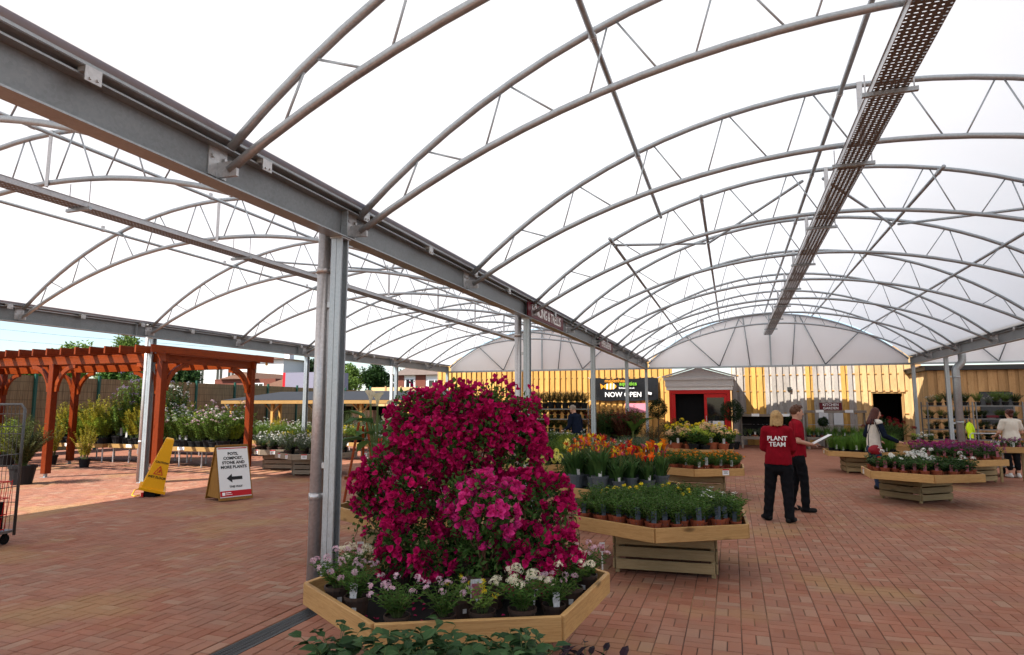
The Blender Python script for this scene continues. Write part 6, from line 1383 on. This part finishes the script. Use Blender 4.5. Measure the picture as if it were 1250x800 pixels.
def tree(px, py_top, wpx, Y, label, leaf='leaf_tree', n=5200, seed=1, hpx=None, shape=1.0):
    c = atY(px, py_top, Y); d = proj(c)[2]; r = wpx / 2 / FPX * d; top = c.z; ch = (hpx / FPX * d) if hpx else r * 1.7
    t = thing('tree', label, 'tree', (c.x, Y, 0), 0); rs = np.random.RandomState(seed)
    z0 = max(.8, top - ch); b = MB(); b.tube([(0, 0, 0), (.1, 0, z0 * .6), (0, .1, z0 + ch * .45)], [.12 * r, .09 * r, .03 * r], 8)
    cl = []
    for k in range(26):
        q = rdirs(1, rs)[0] * rs.uniform(.35, .95); cl.append((np.array([q[0] * r * .8, q[1] * r * .8, z0 + ch * .5 + q[2] * ch * .42 * shape]), rs.uniform(.22, .38) * r))
    for p, _ in cl[:9]: b.tube([(0, 0, z0 * .8), tuple(p * np.array([.5, .5, 1]) + np.array([0, 0, -.1 * ch])), tuple(p)], [.04 * r, .025 * r, .01 * r], 5, caps=False)
    b.build('trunk', 'bark', t)
    P = []; A = []; N_ = []
    for p, rr in cl:
        m = n // len(cl); dd = rdirs(m, rs, .1); P.append(p + dd * (rr * rs.uniform(.3, 1.15, m))[:, None]); A.append(dd + rs.normal(size=(m, 3)) * .8); N_.append(dd + np.array([0, 0, .7]))
    P = np.concatenate(P); ls = .085 * r * rs.uniform(.7, 1.4, len(P)) + .05; V, F = scatter(*LEAF, P, np.concatenate(A), np.concatenate(N_), np.stack([ls * .75, ls * 1.2, ls], 1)); obj('crown', mesh('crown', V, F, leaf), t)
def trees():
    for a in ((95, 415, 66, 62, 'broad bright green tree against the sky at the left', 'leaf_tree', 5200, 1, 50), (160, 408, 56, 60, 'taller bright green tree against the sky left of the pale column', 'leaf_tree', 5200, 2, 58), (395, 432, 60, 64, 'big dark evergreen tree behind the slim steel column', 'leaf_conifer', 6500, 3, 50), (352, 440, 26, 62, 'light green tree at the left side of the dark evergreen', 'leaf_tree', 3000, 4, 40), (428, 446, 36, 60, 'bright green tree between the near column and the dark evergreen', 'leaf_bright', 4500, 5, 40), (460, 444, 46, 62, 'dark leafy tree right of the near column', 'leaf_dark', 5200, 6, 40), (492, 455, 40, 66, 'dark tree behind the gabled house', 'leaf_conifer', 3600, 7, 32), (205, 447, 80, 40, 'dark hedge tree behind the reed fence', 'leaf_dark', 5200, 8, 26), (150, 448, 70, 40, 'green hedge tree behind the reed fence, left one', 'leaf_mid', 5200, 9, 24), (25, 452, 90, 42, 'green hedge tree at the far left behind the fence', 'leaf_mid', 5200, 10, 24), (415, 452, 34, 50, 'small green tree behind the lorry', 'leaf_bright', 3000, 11, 30)):
        tree(*a)
trees()
def wires():
    for i, (z, lb) in enumerate(((6.6, 'upper overhead wire crossing the sky at the left'), (6.0, 'lower overhead wire crossing the sky at the left'))):
        a = atY(-60, 396 + i * 14, 48); b_ = atY(260, 424 + i * 8, 48); m = MB(); m.tube([a, (a + b_) / 2 + Vector((0, 0, -.15)), b_], .012, 5); tag(m.build('overhead_wire', 'black'), lb, 'wire', 'overhead wires')
wires()
# ------------------------------------------------------------------ roll cage trolley at the left edge
def cage():
    c = atZ(8, 668); t = thing('roll_cage_trolley', 'tall grey wire roll cage trolley with a red basket at the left edge', 'trolley', (-8.5, 5.62, 0), R(14))
    w_, d_, h = .75, .6, 1.72
    b = MB(); b.span((-w_, -d_ / 2, .14), (0, d_ / 2, .17)); b.build('platform', 'wire_grey', t)
    for sx in (-w_ + .06, -.06):
        for sy in (-1, 1): b = MB(); b.tube([(sx - .015, sy * (d_ / 2 - .07), .06), (sx + .015, sy * (d_ / 2 - .07), .06)], .06, 12); b.span((sx - .02, sy * (d_ / 2 - .07) - .02, .06), (sx + .02, sy * (d_ / 2 - .07) + .02, .14)); b.build('castor', 'rubber', t)
    for nm, P in (('side_frame', [(.0, -d_ / 2, .1), (.0, -d_ / 2, h - .06), (-.05, -d_ / 2, h), (-w_ + .05, -d_ / 2, h), (-w_, -d_ / 2, h - .06), (-w_, -d_ / 2, .1)]), ('back_frame', [(.0, d_ / 2, .1), (.0, d_ / 2, h - .06), (-.05, d_ / 2, h), (-w_ + .05, d_ / 2, h), (-w_, d_ / 2, h - .06), (-w_, d_ / 2, .1)])):
        b = MB(); b.tube(P, .017, 9); b.build(nm, 'cage_steel', t, True); yy = P[0][1]
        b = MB()
        for i in range(14): x = -.02 - i * (w_ - .04) / 13; b.tube([(x, yy, .17), (x, yy, h)], .0032, 4, caps=False)
        for z in (.5, .95, 1.35, 1.6): b.tube([(0, yy, z), (-w_, yy, z)], .005, 5, caps=False)
        tag(b.build('wire_mesh', 'cage_steel', t), kind='stuff')
    b = MB()
    for z in (.35, .7, 1.1, 1.45): b.tube([(0, -d_ / 2, z), (0, d_ / 2, z)], .006, 5)
    b.build('end_rail', 'cage_steel', t)
    t2 = thing('shopping_basket', 'red wire shopping basket standing in the roll cage trolley at the left edge', 'basket', (-8.68, 5.55, .17), R(14))
    b = MB(); P = [(.16, -.2, 0), (.22, -.24, .62), (.17, -.26, .7), (-.2, -.26, .7)]; b.tube(P, .016, 8); b.build('handle', 'red_paint', t2, True)
    b = MB()
    for z in (.02, .2, .4, .6): k = .16 + .09 * z; b.tube([(k, -.2, z), (k, .2, z), (-k, .2, z), (-k, -.2, z), (k, -.2, z)], .006, 5)
    for i in range(7): y = -.2 + i * .4 / 6; b.tube([(.16, y, 0), (.22, y, .62)], .004, 4); b.tube([(-.16, y, 0), (-.22, y, .62)], .004, 4)
    b.build('wire_body', 'red_paint', t2)
    b = MB(); b.span((-.15, -.19, .015), (.15, .19, .35)); b.build('dark_liner', 'rubber', t2)
M('cage_steel', (.10, .10, .10), .4, .6, .15)
cage()
# ------------------------------------------------------------------ people
def capsule(mb, a, ra, b, rb, n=12, sc=(1, 1)):
    a = Vector(a); b = Vector(b); d = b - a; Ln = max(d.length, 1e-4); d.normalize(); u = d.orthogonal().normalized(); v = d.cross(u)
    if sc != (1, 1): u = Vector((1, 0, 0)); u = (u - d * u.dot(d)).normalized(); v = d.cross(u)
    prof = [(-ra * math.cos(k * math.pi / 8), ra * math.sin(k * math.pi / 8)) for k in range(0, 5)] + [(Ln + rb * math.sin(k * math.pi / 8), rb * math.cos(k * math.pi / 8)) for k in range(0, 5)]
    V = []; F = []
    for t, r in prof:
        for k in range(n): an = 2 * math.pi * k / n; V.append(a + d * t + u * (r * math.cos(an) * sc[0]) + v * (r * math.sin(an) * sc[1]))
    m = len(prof)
    for i in range(m - 1):
        for k in range(n): F.append((i * n + k, i * n + (k + 1) % n, (i + 1) * n + (k + 1) % n, (i + 1) * n + k))
    F.append(tuple(range(n - 1, -1, -1))); F.append(tuple(range((m - 1) * n, m * n))); mb.add(V, F)
def ell(mb, c, r, n=16, m=10):
    V = []; F = []
    for i in range(m + 1):
        th = math.pi * i / m; s = max(math.sin(th), .02)
        for k in range(n): an = 2 * math.pi * k / n; V.append((c[0] + r[0] * s * math.cos(an), c[1] + r[1] * s * math.sin(an), c[2] - r[2] * math.cos(th)))
    for i in range(m):
        for k in range(n): F.append((i * n + k, i * n + (k + 1) % n, (i + 1) * n + (k + 1) % n, (i + 1) * n + k))
    F.append(tuple(range(n - 1, -1, -1))); F.append(tuple(range(m * n, (m + 1) * n))); mb.add(V, F)
def ecyl(mb, C, Rr, n=18):
    V = []; F = []; m = len(C)
    for c, (rx, ry) in zip(C, Rr):
        for k in range(n): an = 2 * math.pi * k / n; V.append((c.x + rx * math.cos(an), c.y + ry * math.sin(an), c.z))
    for i in range(m - 1):
        for k in range(n): F.append((i * n + k, i * n + (k + 1) % n, (i + 1) * n + (k + 1) % n, (i + 1) * n + k))
    F.append(tuple(range(n - 1, -1, -1))); F.append(tuple(range((m - 1) * n, m * n))); mb.add(V, F)
def skin_over(mb, name, mat, parent, vox=.011, sm=3):
    """one continuous surface over the volumes"""
    o = bpy.data.objects.new('tmp', mb.mesh('tmp', mat)); r = o.modifiers.new('r', 'REMESH'); r.mode = 'VOXEL'; r.voxel_size = vox; r.use_smooth_shade = True
    s = o.modifiers.new('s', 'SMOOTH'); s.iterations = sm; s.factor = .5
    me = bake(o); bpy.data.objects.remove(o)
    me.name = name; me.materials.clear(); me.materials.append(MATS[mat]); me.polygons.foreach_set('use_smooth', [True] * len(me.polygons))
    if name in ('top', 'trousers', 'sleeve', 'hair'):      # cloth folds, strands
        a, f1, f2 = (.007, 55, 9) if name == 'hair' else (.013, 9, 5)
        from mathutils import noise
        ns = [v.normal.copy() for v in me.vertices]
        for v, n_ in zip(me.vertices, ns):
            q = Vector((v.co.x * f1, v.co.y * f1, v.co.z * f2)); d = noise.noise(q) + .5 * noise.noise(q * 2.1 + Vector((3, 7, 1)))
            if name == 'trousers': d = noise.noise(Vector((v.co.x * 12, v.co.y * 12, v.co.z * 14)) + Vector((v.co.z * 4, 0, 0))) + .4 * d
            v.co += n_ * (d * a)
        me.update()
    return obj(name, me, parent)
def hand(mb, w, d, side, curl=.5):
    """palm and five fingers at wrist w pointing along d"""
    d = Vector(d).normalized(); s = d.cross(Vector((0, 0, 1))); s = s.normalized() if s.length > .1 else Vector((1, 0, 0)); n = s.cross(d)
    w = Vector(w); pe = w + d * .08; capsule(mb, w + d * .015 - s * .012, .02, pe - s * .018, .016); capsule(mb, w + d * .015 + s * .012, .02, pe + s * .018, .016)
    for i, (o, L_) in enumerate(((-.03, .062), (-.01, .074), (.011, .07), (.03, .055))):
        k = pe + s * o; e1 = k + (d * math.cos(curl) - n * math.sin(curl)) * L_ * .55; e2 = e1 + (d * math.cos(curl * 2) - n * math.sin(curl * 2)) * L_ * .45; capsule(mb, k, .0095, e1, .009, 8); capsule(mb, e1, .009, e2, .0075, 8)
    th = w + d * .03 + s * (.03 * side); e = th + (d * .7 + s * .6 * side - n * .3).normalized() * .04; capsule(mb, th, .012, e, .010, 8); capsule(mb, e, .010, e + (d * .95 + s * .1 * side - n * .3).normalized() * .03, .008, 8)
def person(label, loc, rz, H, top, legm, hairm, hair, arms, feet, sleeves='long', lean=(0, 0), shoe='shoe_dark', bulk=1.0, head=(0, 0), vest=None, loose=1.0, cropped=False, hem=.87, shw=1.0):
    """faces +Y locally; arms = ((elbow, wrist, handdir) right(+x), left)"""
    t = thing('person', label, 'person', loc, rz); k = H / 1.7; t.scale = (k, k, k)
    def L_(x, y, z): f = max(0, z - .9); return Vector((x + lean[0] * f, y + lean[1] * f, z))
    hx = .095 * bulk; sh = .18 * shw
    hips = [L_(sx * hx, 0, .90) for sx in (1, -1)]; shs = [L_(sx * sh, 0, 1.39) for sx in (1, -1)]
    ank = [Vector((f[0], f[1], .09 + (f[2] if len(f) > 2 else 0))) for f in feet]; kn = [(hips[i] + ank[i]) / 2 + Vector((0, .035, .015)) for i in (0, 1)]
    hc = L_(0, .025, 1.585); nk = L_(0, -.005, 1.44); hr = Matrix.Rotation(head[0], 3, 'Z') @ Matrix.Rotation(head[1], 3, 'X')
    def hp(x, y, z): return hc + hr @ Vector((x, y, z))
    b = MB()     # body
    capsule(b, nk - Vector((0, 0, .05)), .058, hp(0, -.012, -.06), .052)
    ell(b, tuple(hc), (.073, .092, .112)); capsule(b, hp(0, .03, -.055), .055, hp(0, .05, -.085), .035); capsule(b, hp(0, .085, .01), .012, hp(0, .105, -.022), .016, 8)
    for sx in (-1, 1): ell(b, tuple(hp(sx * .075, -.005, -.005)), (.012, .022, .032), 8, 6); capsule(b, hp(sx * .02, .08, .028), .012, hp(sx * .045, .07, .026), .010, 8)
    capsule(b, L_(0, 0, 1.3), .12 * bulk, L_(0, 0, .98), .115 * bulk, 14, (1.15, .8))
    for i in (0, 1):
        el, wr, hd = [Vector(v) for v in arms[i]]; capsule(b, shs[i], .05, el, .038); capsule(b, el, .038, wr, .024); hand(b, wr, hd, -1 if i == 0 else 1)
        capsule(b, hips[i], .075, kn[i], .052); capsule(b, kn[i], .052, ank[i], .034); capsule(b, ank[i], .034, ank[i] + Vector((0, .1, -.05)), .03)
    skin_over(b, 'body', 'skin', t, .0095, 2)
    for sx in (-1, 1): m = MB(); ell(m, tuple(hp(sx * .031, .083, .012)), (.012, .008, .008), 10, 6); m.build('eye', 'black_print', t, True)
    m = MB(); ell(m, tuple(hp(0, .092, -.058)), (.022, .008, .006), 10, 6); m.build('mouth', 'lips', t, True)
    # top
    b = MB(); c = bulk
    capsule(b, L_(0, .005, 1.33), .135 * c, L_(0, .01, 1.12), .132 * c, 16, (1.18, .86)); capsule(b, L_(0, .01, 1.12), .132 * c, L_(0, 0, 1.02), .138 * c, 16, (1.14, .9))
    capsule(b, L_(0, -.005, 1.42), .068, L_(0, -.005, 1.455), .062)
    for i in (0, 1):
        el, wr, hd = [Vector(v) for v in arms[i]]; capsule(b, L_((.06, -.06)[i], 0, 1.40), .075, shs[i], .066 * loose)
        if sleeves == 'short': capsule(b, shs[i], .068, shs[i] + (el - shs[i]) * .62, .066)
        elif vest is None: capsule(b, shs[i], .066 * loose, el, .052 * loose); capsule(b, el, .052 * loose, el + (wr - el) * .9, .039 * loose)
        else: pass
    hz = hem; ecyl(b, [L_(0, 0, hz), L_(0, .005, 1.0), L_(0, .005, 1.15)], [(.172 * c * loose, .135 * c * loose), (.168 * c * loose, .132 * c * loose), (.155 * c, .118 * c)])
    skin_over(b, 'top', top, t, .012, 3)
    if vest:
        for i in (0, 1):
            el, wr, hd = [Vector(v) for v in arms[i]]; b = MB(); capsule(b, shs[i] + (el - shs[i]) * .02, .061, el, .05); capsule(b, el, .05, el + (wr - el) * .93, .037); skin_over(b, 'sleeve', vest, t, .011, 2)
    # trousers
    b = MB(); capsule(b, L_(0, 0, .95), .122 * c, L_(0, -.012, .84), .134 * c, 14, (1.15, .92))
    for i in (0, 1):
        e = ank[i] + Vector((0, 0, .16 if cropped else -.02)); capsule(b, hips[i] - Vector((0, 0, .04)), .095 * c * loose, kn[i], .074 * loose); capsule(b, kn[i], .074 * loose, e, .062 * loose)
    skin_over(b, 'trousers', legm, t, .012, 3)
    for i in (0, 1):
        f = Vector((math.sin(feet[i][3]) if len(feet[i]) > 3 else 0, math.cos(feet[i][3]) if len(feet[i]) > 3 else 1, 0)); a = ank[i]; z0 = a.z - .09
        b = MB(); capsule(b, Vector((a.x, a.y, z0 + .045)) - f * .045, .042, Vector((a.x, a.y, z0 + .042)) + f * .13, .038, 12); capsule(b, Vector((a.x, a.y, z0 + .06)), .044, Vector((a.x, a.y, z0 + .10)), .042)
        V = [Vector(v) for v in b.V]; b.V = [(v.x, v.y, max(v.z, z0 + .002)) for v in V]; skin_over(b, 'shoe', shoe, t, .011, 2)
    # hair
    b = MB(); rs = np.random.RandomState(5)
    ell(b, tuple(hp(0, -.016, .028)), (.083, .094, .098))
    if hair == 'bob':
        for q in range(22):
            an = math.pi * (.02 + .96 * q / 21) + math.pi; x, y = math.cos(an) * .075, math.sin(an) * .085
            capsule(b, hp(x * .75, y * .7 - .01, .06), .028, hp(x * 1.1, y * 1.05 - .005, -.10 - .03 * rs.rand()), .014, 8)
        for sx in (-1, 1): capsule(b, hp(sx * .07, .035, .04), .022, hp(sx * .082, .035, -.09), .012, 8)
    elif hair == 'long':
        for q in range(20):
            an = math.pi * (.0 + q / 19) + math.pi; x, y = math.cos(an) * .085, math.sin(an) * .09
            capsule(b, hp(x * .7, y * .7, .05), .034, hp(x * 1.25, y * 1.1 - .03, -.2 - .06 * rs.rand()), .024, 8)
    elif hair == 'bun': ell(b, tuple(hp(0, -.11, .05)), (.055, .05, .055)); capsule(b, hp(0, -.06, -.05), .05, hp(0, -.05, 0), .06)
    elif hair == 'short':
        for q in range(26):
            d = rdirs(1, rs, .5)[0]; capsule(b, hp(d[0] * .06, d[1] * .07 - .01, .05 + d[2] * .045), .022, hp(d[0] * .085 + .004, d[1] * .095 - .005, .055 + abs(d[2]) * .08), .010, 7)
        capsule(b, hp(0, .03, .10), .03, hp(.01, .06, .108), .018)
    # keep the face free
    hv = skin_over(b, 'hair', hairm, t, .0085, 2)
    me = hv.data; inv = hr.inverted(); bm = bmesh.new(); bm.from_mesh(me)
    dl = [v for v in bm.verts if (lambda q: q.y > .035 and q.z < .055 and abs(q.x) < .068 or (q.y > .072 and q.z < .075))(inv @ (v.co - hc))]
    bmesh.ops.delete(bm, geom=dl, context='VERTS'); bm.to_mesh(me); bm.free()
    return t
def people():
    # staff member seen from behind
    t = person('person with blond bob in a red PLANT TEAM sweater and black trousers, seen from behind', (.62, 10.62, 0), R(-8), 1.63, 'knit_red', 'cloth_black', 'hair_blond', 'bob', (((.215, .05, 1.12), (.17, .25, 1.03), (-.3, 1, .1)), ((-.21, .06, 1.12), (-.12, .25, 1.05), (.5, 1, .1))), ((.13, -.07, 0, .5), (-.19, .06, 0, -.7)), bulk=1.03, loose=1.15, shw=.92, head=(R(-12), R(-6)))
    for i, (ln, z) in enumerate((('PLANT', 1.275), ('TEAM', 1.185))):
        text('back_lettering', ln, .095, 'white_print', t, (.01, -.152 - .004 * i, z), (math.pi / 2 + .02, 0, 0), bold=.0015, ext=.004)
    # colleague in profile
    t = person('person with short brown hair in a red polo shirt, looking right and holding papers', (.98, 11.75, 0), R(-82), 1.71, 'knit_red', 'cloth_black', 'hair_brown', 'short', (((.24, -.03, 1.13), (.15, .19, 1.08), (-.2, 1, .15)), ((-.25, 0, 1.12), (-.12, .21, 1.05), (.2, 1, .1))), ((.12, .06, 0, .2), (-.1, -.12, 0, -.1)), sleeves='short', bulk=.98, loose=1.0, head=(R(6), R(-4)))
    p = thing('clipboard_papers', 'sheaf of white papers held out by the colleague in the red polo', 'papers', (1.26, 11.67, 1.10), R(-82)); p.rotation_euler.x = R(14)
    b = MB(); b.add([(-.105, -.06, 0), (.105, -.06, .004), (.105, .25, .085), (-.105, .25, .08), (-.105, -.06, .006), (.105, -.06, .010), (.105, .25, .091), (-.105, .25, .086)], [(3, 2, 1, 0), (4, 5, 6, 7), (0, 1, 5, 4), (1, 2, 6, 5), (2, 3, 7, 6), (3, 0, 4, 7)]); b.build('sheets', 'white_print', p)
    # customer with the knitted vest
    t = person('person with long dark red-brown hair in a cream knitted vest, navy sleeves and jeans', (2.75, 15.35, 0), R(-70), 1.66, 'knit_cream', 'denim', 'hair_redbrown', 'long', (((.26, .10, 1.12), (.22, .40, 1.0), (0, 1, -.2)), ((-.25, -.02, 1.12), (-.2, .22, .98), (.1, 1, 0))), ((.08, .0, 0, .2), (-.1, .10, 0, -.1)), bulk=1.0, lean=(0, .10), vest='cloth_navy', head=(R(-5), R(-14)), loose=1.0)
    bg_ = thing('shoulder_bag', 'dark red shoulder bag with a white flower charm on the hip of the vested customer', 'bag', (2.72, 15.02, .82), R(-70))
    b = MB(); ell(b, (0, 0, 0), (.07, .15, .10)); skin_over(b, 'bag_body', 'bag_red', bg_, .012, 2); b = MB(); b.tube([(0, -.13, .08), (-.05, -.1, .35), (-.16, .06, .62)], .008, 6); b.tube([(0, .13, .08), (-.05, .15, .3), (-.16, .1, .62)], .008, 6); b.build('strap', 'cloth_navy', bg_)
    V, F = scatter(PET5[0], PET5[1], [(.10, .03, .06)], [[0, 1, 0]], [[1, 0, .2]], [.11]); obj('flower_charm', mesh('flower_charm', V, F, 'pet_white'), bg_)
    # customer in the cream t-shirt at the edge
    person('person with brown hair bun in a cream t-shirt and cropped trousers, right edge', (6.32, 18.75, 0), R(12), 1.62, 'cloth_cream', 'cloth_black', 'hair_redbrown', 'bun', (((.27, .02, 1.13), (.2, .25, 1.05), (0, 1, 0)), ((-.27, .02, 1.13), (-.24, .25, 1.02), (0, 1, 0))), ((.09, .0, 0, .1), (-.09, .02, 0, -.1)), sleeves='short', shoe='shoe_white', bulk=1.12, loose=1.1, head=(0, R(-12)), cropped=True)
    # man among the plants
    person('person with grey hair in a navy jumper bending over the plants left of the banner', (-4.2, 18.35, 0), R(60), 1.72, 'cloth_navy', 'cloth_navy', 'hair_grey', 'short', (((.25, .12, 1.1), (.2, .38, 1.0), (0, 1, -.3)), ((-.25, .12, 1.1), (-.2, .36, 1.0), (0, 1, -.3))), ((.1, 0, 0, 0), (-.1, 0, 0, 0)), lean=(0, .25), bulk=1.1, head=(0, R(-25)))
people()
bpy.data.scenes.remove(TMP)
# where alike things can still be told apart by their place, say so in the label
def ordinals():
    by = {}
    for o in COL.objects:
        if o.parent is None and o.get('label') and o.get('category'): by.setdefault(o['label'], []).append(o)
    for lb, os_ in by.items():
        n = len(os_)
        if n < 2 or n > 16 or len(lb.split()) > 13: continue
        os_.sort(key=lambda o: proj(o.location)[0])
        for i, o in enumerate(os_):
            o['label'] = lb + (', ' + ('leftmost' if i == 0 else 'rightmost' if i == n - 1 else ORD[i] + ' from left'))
ordinals()
